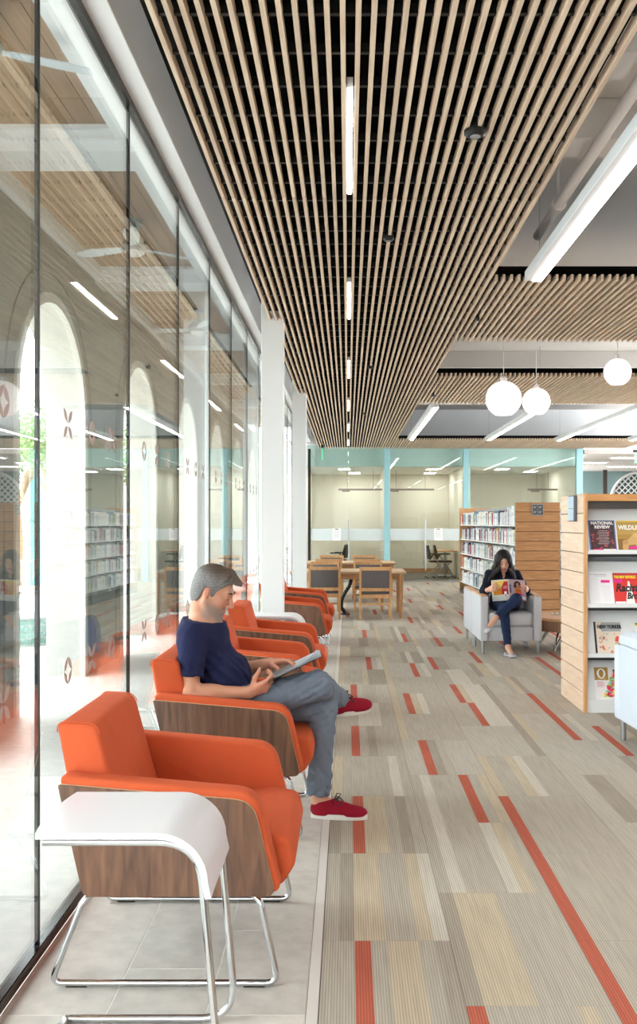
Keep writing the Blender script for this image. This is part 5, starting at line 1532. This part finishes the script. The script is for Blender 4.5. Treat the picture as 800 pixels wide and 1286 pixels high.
def man_col(V):
    P = (V - HT((0, 0, 0))) @ HR / HM
    n = vnoise(V, 60, 1) * 0.5 + vnoise(V, 150, 2) * 0.5
    c = np.tile(L3((206, 150, 122)), (len(V), 1))
    inh = (V[:, 2] > 0.93)
    c = lerp_col(c, L3((214, 132, 108)), inh * np.exp(-((P[:, 0] - 0.09) ** 2 + (np.abs(P[:, 1]) - 0.03) ** 2 + (P[:, 2] + 0.02) ** 2) / 0.0012) * 0.5)
    jaw = inh * (1 / (1 + np.exp((P[:, 2] + 0.048 + 0.25 * np.maximum(0, P[:, 0] - 0.05) - 0.55 * np.maximum(0, 0.035 - P[:, 0])) / 0.006))) / (1 + np.exp(-(P[:, 0] - 0.004) / 0.006)) / (1 + np.exp(-(P[:, 2] + 0.122) / 0.004))
    c = lerp_col(c, L3((142, 128, 121)), jaw * (0.78 + 0.3 * n))
    mous = inh * np.exp(-((P[:, 2] + 0.050) / 0.007) ** 2) * (P[:, 0] > 0.07) * (np.abs(P[:, 1]) < 0.032)
    c = lerp_col(c, L3((132, 108, 98)), mous * 0.7)
    ear = inh * (np.abs(P[:, 1]) > 0.076) * (np.abs(P[:, 0] + 0.008) < 0.026) * (np.abs(P[:, 2] + 0.006) < 0.033)
    c = lerp_col(c, L3((218, 134, 110)), ear * 0.5)
    lips = inh * np.exp(-((P[:, 2] + 0.068) / 0.008) ** 2) * (P[:, 0] > 0.093) * (np.abs(P[:, 1]) < 0.022)
    c = lerp_col(c, L3((186, 104, 96)), lips * 0.9)
    hnd = (V[:, 0] > -0.46) & (V[:, 2] > 0.62) & (V[:, 2] < 0.9)
    c = lerp_col(c, L3((224, 152, 126)), hnd * 0.6)
    return c
under(man, B.mesh('body', SKIN, man_col))
# eyes, brows
for y in (-1, 1):
    b = new_bm(); bmesh.ops.create_uvsphere(b, u_segments=14, v_segments=10, radius=0.0112 * HM); bmesh.ops.translate(b, vec=Vector(HT((0.0815, y * 0.031, 0.0045))), verts=b.verts[:])
    under(man, obj('eye', b, mat('eye_white', (226, 220, 214), 0.2), None, 60))
    b = new_bm(); tube(b, [HT((0.0985, y * 0.012, 0.031)), HT((0.0995, y * 0.03, 0.036)), HT((0.086, y * 0.053, 0.030))], [0.0038 * HM, 0.0046 * HM, 0.002 * HM], 6); under(man, obj('eyebrow', b, mat('brow_hair', (66, 54, 46), 0.8), None, 60))
    b = new_bm(); tube(b, [HT((0.0945, y * 0.019, 0.002)), HT((0.0965, y * 0.031, -0.0005)), HT((0.091, y * 0.045, 0.002))], 0.0016 * HM, 5); under(man, obj('eyelash', b, mat('brow_hair', (0, 0, 0)), None, 60))
# hair: short grey sides, browner swept top
Hb = Body(HT((0, 0, 0.02)) - 0.17, HT((0, 0, 0.02)) + 0.18, 0.0034)
Hb.ell(HT((-0.008, 0, 0.035)), np.array((0.098, 0.077, 0.090)) * HM, HR, 0.01)
Hb.ell(HT((-0.035, 0, -0.02)), np.array((0.060, 0.062, 0.075)) * HM, HR, 0.03)
Hb.cone(HT((0.045, -0.03, 0.098)), HT((0.090, -0.02, 0.080)), 0.026 * HM, 0.015 * HM, 0.02); Hb.cone(HT((0.045, 0.03, 0.098)), HT((0.088, 0.025, 0.080)), 0.026 * HM, 0.014 * HM, 0.02)
Hb.cone(HT((0.04, 0.0, 0.105)), HT((0.102, -0.005, 0.088)), 0.022 * HM, 0.011 * HM, 0.02)
def hair_shape(X, Y, Z):
    P = (np.stack([X, Y, Z], -1) - HT((0, 0, 0))) @ HR / HM
    x, y, z = P[..., 0], P[..., 1], P[..., 2]
    th = 0.006 + 0.006 * np.clip((z - 0.03) / 0.06, 0, 1)
    zb = np.interp(x, [-0.13, -0.07, -0.045, -0.034, -0.026, -0.008, 0.004, 0.012, 0.027, 0.033, 0.045, 0.062, 0.075, 0.09, 0.13], [-0.075, -0.078, -0.068, -0.040, 0.012, 0.026, 0.020, -0.016, -0.018, 0.018, 0.034, 0.058, 0.078, 0.083, 0.083])
    return th * HM, (zb - z) * HM * 0.75
_, (gX, gY, gZ) = Hb._sub(Hb.lo, Hb.lo + Hb.h * Hb.n)
th_, cut_ = hair_shape(gX, gY, gZ)
Hb.D = np.maximum(Hb.D - th_, cut_).astype(np.float32)
def hair_warp(X, Y, Z):
    P = np.stack([X, Y, Z], -1) - HT((0, 0, 0)); P = P @ HR
    return 0.0016 * np.sin(P[..., 1] * 300 + P[..., 0] * 90 + 5 * np.sin(P[..., 2] * 30)) + 0.0012 * np.sin(P[..., 1] * 520 - P[..., 2] * 260 + 4 * np.sin(P[..., 0] * 50))
Hb.warp(hair_warp)
def hair_col(V):
    P = (V - HT((0, 0, 0))) @ HR / HM
    n = vnoise(P, 260, 4)
    top = 1 / (1 + np.exp(-(P[:, 2] - 0.085 + 0.15 * np.minimum(0, P[:, 0])) / 0.012))
    c = lerp_col(np.tile(L3((118, 115, 114)), (len(V), 1)), L3((86, 70, 58)), top)
    return np.clip(c * (1 + 0.38 * n[:, None]), 0, 1)
under(man, Hb.mesh('hair', HAIR, hair_col))
# T-shirt
Sb = Body((-0.98, 4.50, 0.50), (-0.34, 5.34, 1.10), 0.005)
Sb.ell((-0.740, 4.92, 0.90), (0.135, 0.180, 0.175), None, 0.04); Sb.ell((-0.650, 4.92, 0.71), (0.155, 0.178, 0.15), None, 0.06); Sb.ell((-0.62, 4.915, 0.60), (0.158, 0.185, 0.10), None, 0.05)
Sb.cone((-0.770, 4.765, 0.945), (-0.758, 5.075, 0.945), 0.070, None, 0.05); Sb.cone((-0.757, 4.90, 0.995), (-0.770, 4.775, 0.955), 0.055, 0.055, 0.05); Sb.cone((-0.757, 4.94, 0.995), (-0.760, 5.065, 0.955), 0.055, 0.055, 0.05); Sb.cone((-0.755, 4.92, 0.975), (-0.735, 4.92, 1.03), 0.082, 0.074, 0.03)
Sb.cone((-0.60, 4.86, 0.60), (-0.52, 4.85, 0.60), 0.09, 0.07, 0.04)
for s, e in (('R', 0.72), ('L', 0.72)):
    a, b_ = np.array(J['sh' + s]), np.array(J['el' + s]); e_ = a + (b_ - a) * e
    Sb.cone(a, e_, 0.068, 0.062, 0.03, flat=(False, True))
hn = HR @ np.array((0.42, 0, 1.0)); hn /= np.linalg.norm(hn)
Sb.half((-0.745, 4.92, 1.010), (0.14, 0.0, 1.0))
Sb.half((-0.60, 4.92, 0.565), (0.15, 0.0, -1.0))
Sb.warp(lambda X, Y, Z: folds(X, Y, Z, 0.0055, 30, 3) * (0.4 + np.clip((0.9 - Z) * 3, 0, 1)) + 0.004 * np.sin((X * 0.9 + Z * 1.1) * 95 + 4 * np.sin(Y * 30)) * np.exp(-((Z - 0.74) / 0.10) ** 2))
shirt = under(man, Sb.mesh('tshirt', TSHIRT))
b = new_bm(); nc = (-0.742, 4.92, 1.010); ux = Vector((1, 0, -0.14)).normalized()
tube(b, [Vector(nc) + ux * 0.004 + ux * (0.078 * math.cos(a)) + Vector((0, 0.080 * math.sin(a), 0)) for a in [2 * PI * i / 28 for i in range(28)]], 0.0065, 8, closed=True)
under(shirt, obj('collar', b, TSHIRT, None, 60)).matrix_parent_inverse = Matrix.Identity(4)
# jeans
Jb = Body((-0.80, 4.62, 0.05), (0.10, 5.30, 0.86), 0.005)
Jb.ell((-0.615, 4.915, 0.575), (0.145, 0.175, 0.105), None, 0.05)
hL, kL, aL = (np.array(J[q]) for q in ('hipL', 'knL', 'anL')); hR, kR, aR = (np.array(J[q]) for q in ('hipR', 'knR', 'anR'))
Jb.cone(hL, kL, 0.090, 0.072, 0.03); Jb.cone(kL, aL + (0, 0, 0.03), 0.068, 0.059, 0.02, flat=(False, True))
Jb.cone(hR, kR, 0.096, 0.076, 0.02); Jb.cone(kR, aR, 0.070, 0.056, 0.02, flat=(False, True))
dR = (aR - kR) / np.linalg.norm(aR - kR)
def jean_folds(X, Y, Z):
    f = folds(X, Y, Z, 0.005, 34, 8)
    for kk in (kR, kL): f = f + 0.0045 * np.sin(((X - kk[0]) * 0.6 - (Z - kk[2])) * 150 + 3 * np.sin(Y * 40)) * np.exp(-((X - kk[0] + 0.05) ** 2 + (Z - kk[2] + 0.02) ** 2) / 0.012)
    f = f + 0.005 * np.sin(Z * 120 + 3 * np.sin(X * 50 + Y * 40)) * np.exp(-((Z - 0.16) / 0.06) ** 2)
    return f
Jb.warp(jean_folds)
def jean_col(V): return None
jeans = under(man, Jb.mesh('jeans', JEANSG))
RED = fabric('red_canvas', (142, 18, 40), 600, 0.12); SOLE = mat('white_rubber', (226, 222, 214), 0.6)
under(man, shoe(None, (-0.110, 5.095, 0.480), (0.115, 5.190, 0.498), (0.12, -0.30, 1.0), RED, SOLE))
under(man, shoe(None, (-0.185, 4.90, 0.002), (0.095, 4.872, 0.002), (0, 0, 1), RED, SOLE))
for o in man.children: pass
# the magazine in his hands
mg = thing('magazine', 'open magazine in the reading man\'s hands', 'magazine', (-0.27, 4.90, 0.757))
slope = math.atan2(0.118, 0.25)
def page(b, s, lift, mi, L=0.30, W=0.215, bend=0.0, z0=0.0):
    nu, nv = 10, 8; G = {}
    for i in range(nu + 1):
        for j in range(nv + 1):
            u = i / nu; v = j / nv
            y = s * u * W; x = (v - 0.5) * L
            z = z0 + lift * u ** 0.9 + bend * max(0, v - 0.55) ** 2 * u
            G[i, j] = b.verts.new((x, y, z))
    for i in range(nu):
        for j in range(nv):
            f = b.faces.new((G[i, j], G[i + 1, j], G[i + 1, j + 1], G[i, j + 1])); f.material_index = mi; f.smooth = True
mg.rotation_euler = (0, -slope, 0.06)
b = new_bm(); page(b, -1, 0.030, 0, z0=-0.004); page(b, 1, 0.006, 0, z0=-0.004); bmesh.ops.solidify(b, geom=b.faces[:], thickness=0.0012); obj('cover', b, mat('magazine_cover_dark', (64, 70, 80), 0.35), mg, 60)
b = new_bm(); page(b, -1, 0.031, 0, L=0.296, W=0.212); page(b, 1, 0.007, 0, L=0.296, W=0.212); bmesh.ops.solidify(b, geom=b.faces[:], thickness=0.004); obj('pages', b, mat('magazine_paper', (230, 232, 236), 0.5), mg, 60)
b = new_bm(); page(b, -1, 0.033, 0, L=0.296, W=0.205, bend=0.16, z0=0.003); bmesh.ops.solidify(b, geom=b.faces[:], thickness=0.0006); obj('turned_page', b, mat('magazine_paper', (0, 0, 0)), mg, 60)
# ------------------------------------------------------------------ the reading woman
wom = thing('person', 'woman with long dark hair, navy top and jeans reading in a grey club chair', 'person', (1.86, 11.3, 0))
WH = 0.96
WR_, WT = head_frame((1.842, 11.40, 1.055), (-0.05, -math.cos(math.radians(-24)), math.sin(math.radians(-24))), (-0.04, 0, 1), WH)
K = dict(hipR=(1.775, 11.42, 0.535), hipL=(1.955, 11.42, 0.535), knR=(1.775, 10.97, 0.535), knL=(1.915, 10.93, 0.635), anR=(1.800, 10.80, 0.10), anL=(1.640, 10.76, 0.425),
         shR=(1.695, 11.48, 0.885), shL=(2.005, 11.48, 0.885), elR=(1.600, 11.28, 0.700), elL=(2.085, 11.28, 0.700), wrR=(1.632, 11.085, 0.735), wrL=(2.062, 11.085, 0.735))
B = Body((1.45, 10.55, 0.0), (2.22, 11.66, 1.24), 0.0052)
B.ell((1.85, 11.495, 0.81), (0.140, 0.108, 0.16), None, 0.04); B.ell((1.86, 11.48, 0.62), (0.135, 0.11, 0.13), None, 0.05); B.ell((1.865, 11.44, 0.54), (0.165, 0.125, 0.09), None, 0.05)
B.cone((1.715, 11.49, 0.895), (1.985, 11.49, 0.895), 0.046, None, 0.04)
B.cone((1.85, 11.50, 0.90), WT((-0.03, 0, -0.05)), 0.050, 0.047, 0.03)
add_head(B, WR_, WT, WH, True)
for s in 'RL':
    B.cone(K['sh' + s], K['el' + s], 0.042, 0.034, 0.03); B.cone(K['el' + s], K['wr' + s], 0.035, 0.023, 0.02)
    B.cone(K['hip' + s], K['kn' + s], 0.075, 0.052, 0.03); B.cone(K['kn' + s], K['an' + s], 0.048, 0.030, 0.02)
B.cone(K['anR'], (1.825, 10.70, 0.035), 0.030, 0.026, 0.02); B.cone(K['anL'], (1.575, 10.68, 0.36), 0.029, 0.025, 0.02)
hand(B, K['wrR'], (0.30, -0.92, 0.20), (0.85, 0.30, 0.1), (0, 0.1, 1), 0.92, (0.5, 0.7, 0.5), 0.04, 0.5, 0.5)
hand(B, K['wrL'], (-0.30, -0.92, 0.20), (-0.85, 0.30, 0.1), (0, 0.1, 1), 0.92, (0.5, 0.7, 0.5), 0.04, 0.5, 0.5)
def wom_col(V):
    P = (V - WT((0, 0, 0))) @ WR_ / WH
    c = np.tile(L3((214, 164, 140)), (len(V), 1)); inh = V[:, 2] > 0.86
    lips = inh * np.exp(-((P[:, 2] + 0.068) / 0.009) ** 2) * (P[:, 0] > 0.09) * (np.abs(P[:, 1]) < 0.024)
    c = lerp_col(c, L3((178, 66, 74)), lips)
    ck = inh * np.exp(-((P[:, 2] + 0.03) ** 2 + (np.abs(P[:, 1]) - 0.042) ** 2) / 0.0005) * (P[:, 0] > 0.03)
    return lerp_col(c, L3((222, 140, 122)), ck * 0.5)
under(wom, B.mesh('body', SKIN, wom_col))
for y in (-1, 1):
    b = new_bm(); bmesh.ops.create_uvsphere(b, u_segments=12, v_segments=8, radius=0.0125 * WH); bmesh.ops.translate(b, vec=Vector(WT((0.0815, y * 0.031, 0.0045))), verts=b.verts[:]); under(wom, obj('eye', b, mat('eye_white', (226, 220, 214), 0.2), None, 60))
    b = new_bm(); tube(b, [WT((0.095, y * 0.012, 0.030)), WT((0.0955, y * 0.032, 0.036)), WT((0.082, y * 0.054, 0.028))], [0.003, 0.0038, 0.002], 6); under(wom, obj('eyebrow', b, mat('dark_hair_line', (30, 22, 20), 0.8), None, 60))
    b = new_bm(); tube(b, [WT((0.0945, y * 0.018, 0.002)), WT((0.0975, y * 0.031, -0.001)), WT((0.090, y * 0.047, 0.003))], 0.0024, 5); under(wom, obj('eyelash', b, mat('dark_hair_line', (0, 0, 0)), None, 60))
# long wavy hair
Hb = Body((1.60, 11.22, 0.74), (2.10, 11.64, 1.24), 0.005)
Hb.ell(WT((-0.010, 0, 0.036)), np.array((0.112, 0.096, 0.104)) * WH, WR_, 0.01)
Hb.ell(WT((-0.065, 0, -0.05)), np.array((0.065, 0.100, 0.13)) * WH, WR_, 0.04)
for s in (-1, 1):
    Hb.ell(WT((0.0, s * 0.080, -0.045)), np.array((0.058, 0.036, 0.10)) * WH, WR_, 0.03); Hb.ell(WT((-0.015, s * 0.108, -0.15)), np.array((0.050, 0.042, 0.09)) * WH, WR_, 0.03)
rh = random.Random(5)
for s in (-1, 1):
    for i in range(11):
        f = i / 10.0
        p0 = WT((0.030 - 0.08 * f, -s * (0.050 + 0.016 * f), 0.075 - 0.03 * f))
        m1 = WT((0.070 - 0.12 * f, -s * (0.112 + 0.012 * f), 0.0))
        x_end = 1.842 + s * ((0.155 if s < 0 else 0.125) - 0.02 * f + 0.03 * rh.random()); y_end = 11.345 + 0.13 * f; z_end = (0.775 if s < 0 else 0.80) + 0.06 * rh.random()
        m2 = np.array((1.842 + s * (0.118 + 0.03 * f), 11.335 + 0.13 * f, 0.93)); pe = np.array((x_end, y_end, z_end))
        pts = []
        for q in range(13):
            t_ = q / 12
            p = (1 - t_) ** 3 * p0 + 3 * t_ * (1 - t_) ** 2 * m1 + 3 * t_ * t_ * (1 - t_) * m2 + t_ ** 3 * pe
            w_ = 0.013 * t_
            p = p + np.array((w_ * math.sin(t_ * 12 + i * 1.3), w_ * math.cos(t_ * 10 + i * 1.9), 0)); pts.append(p)
        for q in range(12): Hb.cone(pts[q], pts[q + 1], 0.026 * (1 - 0.5 * (q / 12) ** 2), 0.026 * (1 - 0.5 * ((q + 1) / 12) ** 2), 0.012)
_, (gX, gY, gZ) = Hb._sub(Hb.lo, Hb.lo + Hb.h * Hb.n)
P_ = (np.stack([gX, gY, gZ], -1) - WT((0, 0, 0))) @ WR_ / WH
ov = (1 - np.sqrt(((P_[..., 1] - 0.004) / 0.050) ** 2 + ((P_[..., 2] + 0.032) / 0.108) ** 2)) * 0.055
ov = np.where(P_[..., 0] > 0.0, ov, -0.05)
Hb.D = np.maximum(Hb.D, ov.astype(np.float32))
Hb.warp(lambda X, Y, Z: 0.0016 * np.sin(X * 300 + 5 * np.sin(Z * 24 + Y * 20) + Y * 160))
def wh_col(V): return np.clip(np.tile(L3((26, 19, 19)), (len(V), 1)) * (1 + 0.4 * vnoise(V, 90, 6)[:, None]), 0, 1)
under(wom, Hb.mesh('hair', HAIR, wh_col))
# blouse with collar, sleeves rolled above the wrist
Sb = Body((1.45, 11.05, 0.46), (2.25, 11.68, 1.0), 0.0055)
Sb.ell((1.85, 11.49, 0.80), (0.158, 0.122, 0.165), None, 0.04); Sb.ell((1.86, 11.46, 0.64), (0.155, 0.13, 0.14), None, 0.06); Sb.ell((1.865, 11.43, 0.56), (0.175, 0.145, 0.09), None, 0.05)
Sb.cone((1.705, 11.485, 0.890), (1.995, 11.485, 0.890), 0.060, None, 0.05); Sb.cone((1.85, 11.50, 0.90), (1.85, 11.48, 0.945), 0.066, 0.060, 0.03)
for s in 'RL':
    a, e, w_ = np.array(K['sh' + s]), np.array(K['el' + s]), np.array(K['wr' + s])
    Sb.cone(a, e, 0.058, 0.052, 0.03); Sb.cone(e, e + (w_ - e) * 0.55, 0.052, 0.047, 0.02, flat=(False, True))
Sb.cone((1.848, 11.375, 1.0), (1.848, 11.385, 0.845), 0.072, 0.010, 0.006, 's')
Sb.half((1.85, 11.48, 0.945), (0, -0.25, 1)); Sb.half((1.86, 11.4, 0.53), (0, 0.2, -1))
Sb.warp(lambda X, Y, Z: folds(X, Y, Z, 0.005, 36, 12))
sh_ = under(wom, Sb.mesh('blouse', BLOUSE))
b = new_bm()
for s in (-1, 1):
    v = [b.verts.new(p) for p in ((1.848 + s * 0.055, 11.50, 0.960), (1.848 + s * 0.062, 11.44, 0.955), (1.848 + s * 0.052, 11.375, 0.895), (1.848 + s * 0.012, 11.365, 0.865), (1.848 + s * 0.036, 11.41, 0.93))]
    b.faces.new(v if s > 0 else v[::-1])
bmesh.ops.solidify(b, geom=b.faces[:], thickness=0.004); under(sh_, obj('collar', b, BLOUSE, None, 60)).matrix_parent_inverse = Matrix.Identity(4)
# jeans
Jb = Body((1.50, 10.60, 0.06), (2.16, 11.62, 0.78), 0.005)
Jb.ell((1.865, 11.43, 0.545), (0.172, 0.135, 0.09), None, 0.05)
hL, kL, aL = (np.array(K[q]) for q in ('hipL', 'knL', 'anL')); hR, kR, aR = (np.array(K[q]) for q in ('hipR', 'knR', 'anR'))
Jb.cone(hL, kL, 0.088, 0.066, 0.02); Jb.cone(kL, aL + (kL - aL) * 0.12, 0.061, 0.042, 0.02, flat=(False, True))
Jb.cone(hR, kR, 0.085, 0.064, 0.02); Jb.cone(kR, aR + (kR - aR) * 0.07, 0.060, 0.042, 0.02, flat=(False, True))
Jb.warp(lambda X, Y, Z: folds(X, Y, Z, 0.004, 40, 22))
under(wom, Jb.mesh('jeans', JEANSB))
FLAT = fabric('grey_flats', (186, 186, 192), 500, 0.1)
def flat_shoe(heel, toe, up):
    H, Tt = Vector(heel), Vector(toe); f = (Tt - H); L = f.length; f.normalize(); u = Vector(up); u = (u - f * u.dot(f)).normalized(); l = u.cross(f)
    P = lambda a, b, c: np.array(H + f * a * L + l * b + u * c)
    R = np.array([[f.x, l.x, u.x], [f.y, l.y, u.y], [f.z, l.z, u.z]])
    Q = Body(np.minimum(np.array(heel), np.array(toe)) - 0.1, np.maximum(np.array(heel), np.array(toe)) + 0.1, 0.0042)
    Q.ell(P(0.15, 0, 0.022), (0.042, 0.033, 0.034), R, 0.02); Q.cone(P(0.15, 0, 0.016), P(0.8, 0, 0.016), 0.029, 0.03, 0.02, sq=(tuple(u), 0.6)); Q.ell(P(0.80, 0, 0.018), (0.054, 0.040, 0.026), R, 0.02)
    Q.ell(P(0.40, 0, 0.05), (0.088, 0.029, 0.036), R, 0.006, 's'); Q.half(P(0, 0, 0.0), tuple(-u))
    return Q.mesh('shoe', FLAT)
under(wom, flat_shoe((1.785, 10.86, 0.003), (1.842, 10.645, 0.003), (0, 0, 1)))
under(wom, flat_shoe((1.655, 10.79, 0.385), (1.535, 10.66, 0.270), (-0.55, -0.45, 0.75)))
# her magazine, cover toward the camera
wm = thing('magazine', 'open magazine held up by the reading woman, cover showing a figure in an orange dress', 'magazine', (1.852, 11.04, 0.735))
wm.rotation_euler = (PI / 2 - 0.45, 0, 0)
hw, hh = 0.196, 0.262
def half_page(s):
    b = new_bm(); nu = 8; G = {}
    for i in range(nu + 1):
        u = i / nu; z = 0.035 * u ** 1.3 - 0.0
        for j in (0, 1): G[i, j] = b.verts.new((s * u * hw, (j - 0.5) * hh, z * -1 + 0.0))
    for i in range(nu): b.faces.new((G[i, 0], G[i + 1, 0], G[i + 1, 1], G[i, 1]))
    bmesh.ops.solidify(b, geom=b.faces[:], thickness=0.004)
    return b
obj('back_cover', half_page(-1), pm((240, 240, 238)), wm, 60); obj('front_cover', half_page(1), pm((206, 184, 196)), wm, 60)
def on_page(s, items, name, base=0.0065):
    cols = []; b = new_bm()
    for n_, (pts, c) in enumerate(items):
        if c not in cols: cols.append(c)
        z_ = base + n_ * 0.0004
        # densify so the print follows the curved page
        vs = [b.verts.new((p[0] * hw if s > 0 else -hw + p[0] * hw, (p[1] - 0.5) * hh, -0.035 * (p[0] if s > 0 else 1 - p[0]) ** 1.3 + z_)) for p in pts]
        f = b.faces.new(vs); f.material_index = cols.index(c)
    bmesh.ops.triangulate(b, faces=b.faces[:])
    return obj(name, b, [pm(c) for c in cols], wm, None)
on_page(-1, [(rect(0.08, 0.94, 0.28, 0.94), (232, 200, 96)), ([(0.10, 0.28), (0.12, 0.45), (0.3, 0.62), (0.5, 0.62), (0.6, 0.40), (0.6, 0.28)], (214, 140, 40)), (disc(0.28, 0.62, 0.05, 0.09), (150, 84, 40)), ([(0.56, 0.30), (0.56, 0.62), (0.72, 0.88), (0.94, 0.88), (0.94, 0.28)], (178, 22, 48)), (rect(0.64, 0.9, 0.56, 0.60), (230, 170, 180)), (rect(0.66, 0.88, 0.64, 0.67), (230, 170, 180)), (rect(0.70, 0.84, 0.12, 0.42), (244, 244, 246)), (rect(0.74, 0.80, 0.16, 0.3), (120, 124, 130))], 'printed_picture')
on_page(1, [(rect(0.03, 0.12, 0.35, 0.75), (92, 84, 96)), (disc(0.50, 0.78, 0.20, 0.14), (34, 22, 24)), (disc(0.36, 0.68, 0.09, 0.10), (34, 22, 24)), (disc(0.66, 0.68, 0.09, 0.10), (34, 22, 24)), ([(0.34, 0.30), (0.36, 0.58), (0.44, 0.62), (0.62, 0.62), (0.70, 0.58), (0.74, 0.30)], (206, 110, 34)), (disc(0.51, 0.75, 0.085, 0.085), (196, 130, 100)), (rect(0.46, 0.58, 0.60, 0.68), (196, 130, 100)), (rect(0.40, 0.68, 0.44, 0.48), (150, 66, 30)), ([(0.30, 0.28), (0.50, 0.36), (0.78, 0.34), (0.78, 0.26), (0.34, 0.22)], (232, 26, 120)), ([(0.22, 0.04), (0.30, 0.24), (0.42, 0.22), (0.40, 0.04)], (214, 124, 44)), (rect(0.42, 0.96, 0.06, 0.20), (238, 236, 238))], 'printed_picture')
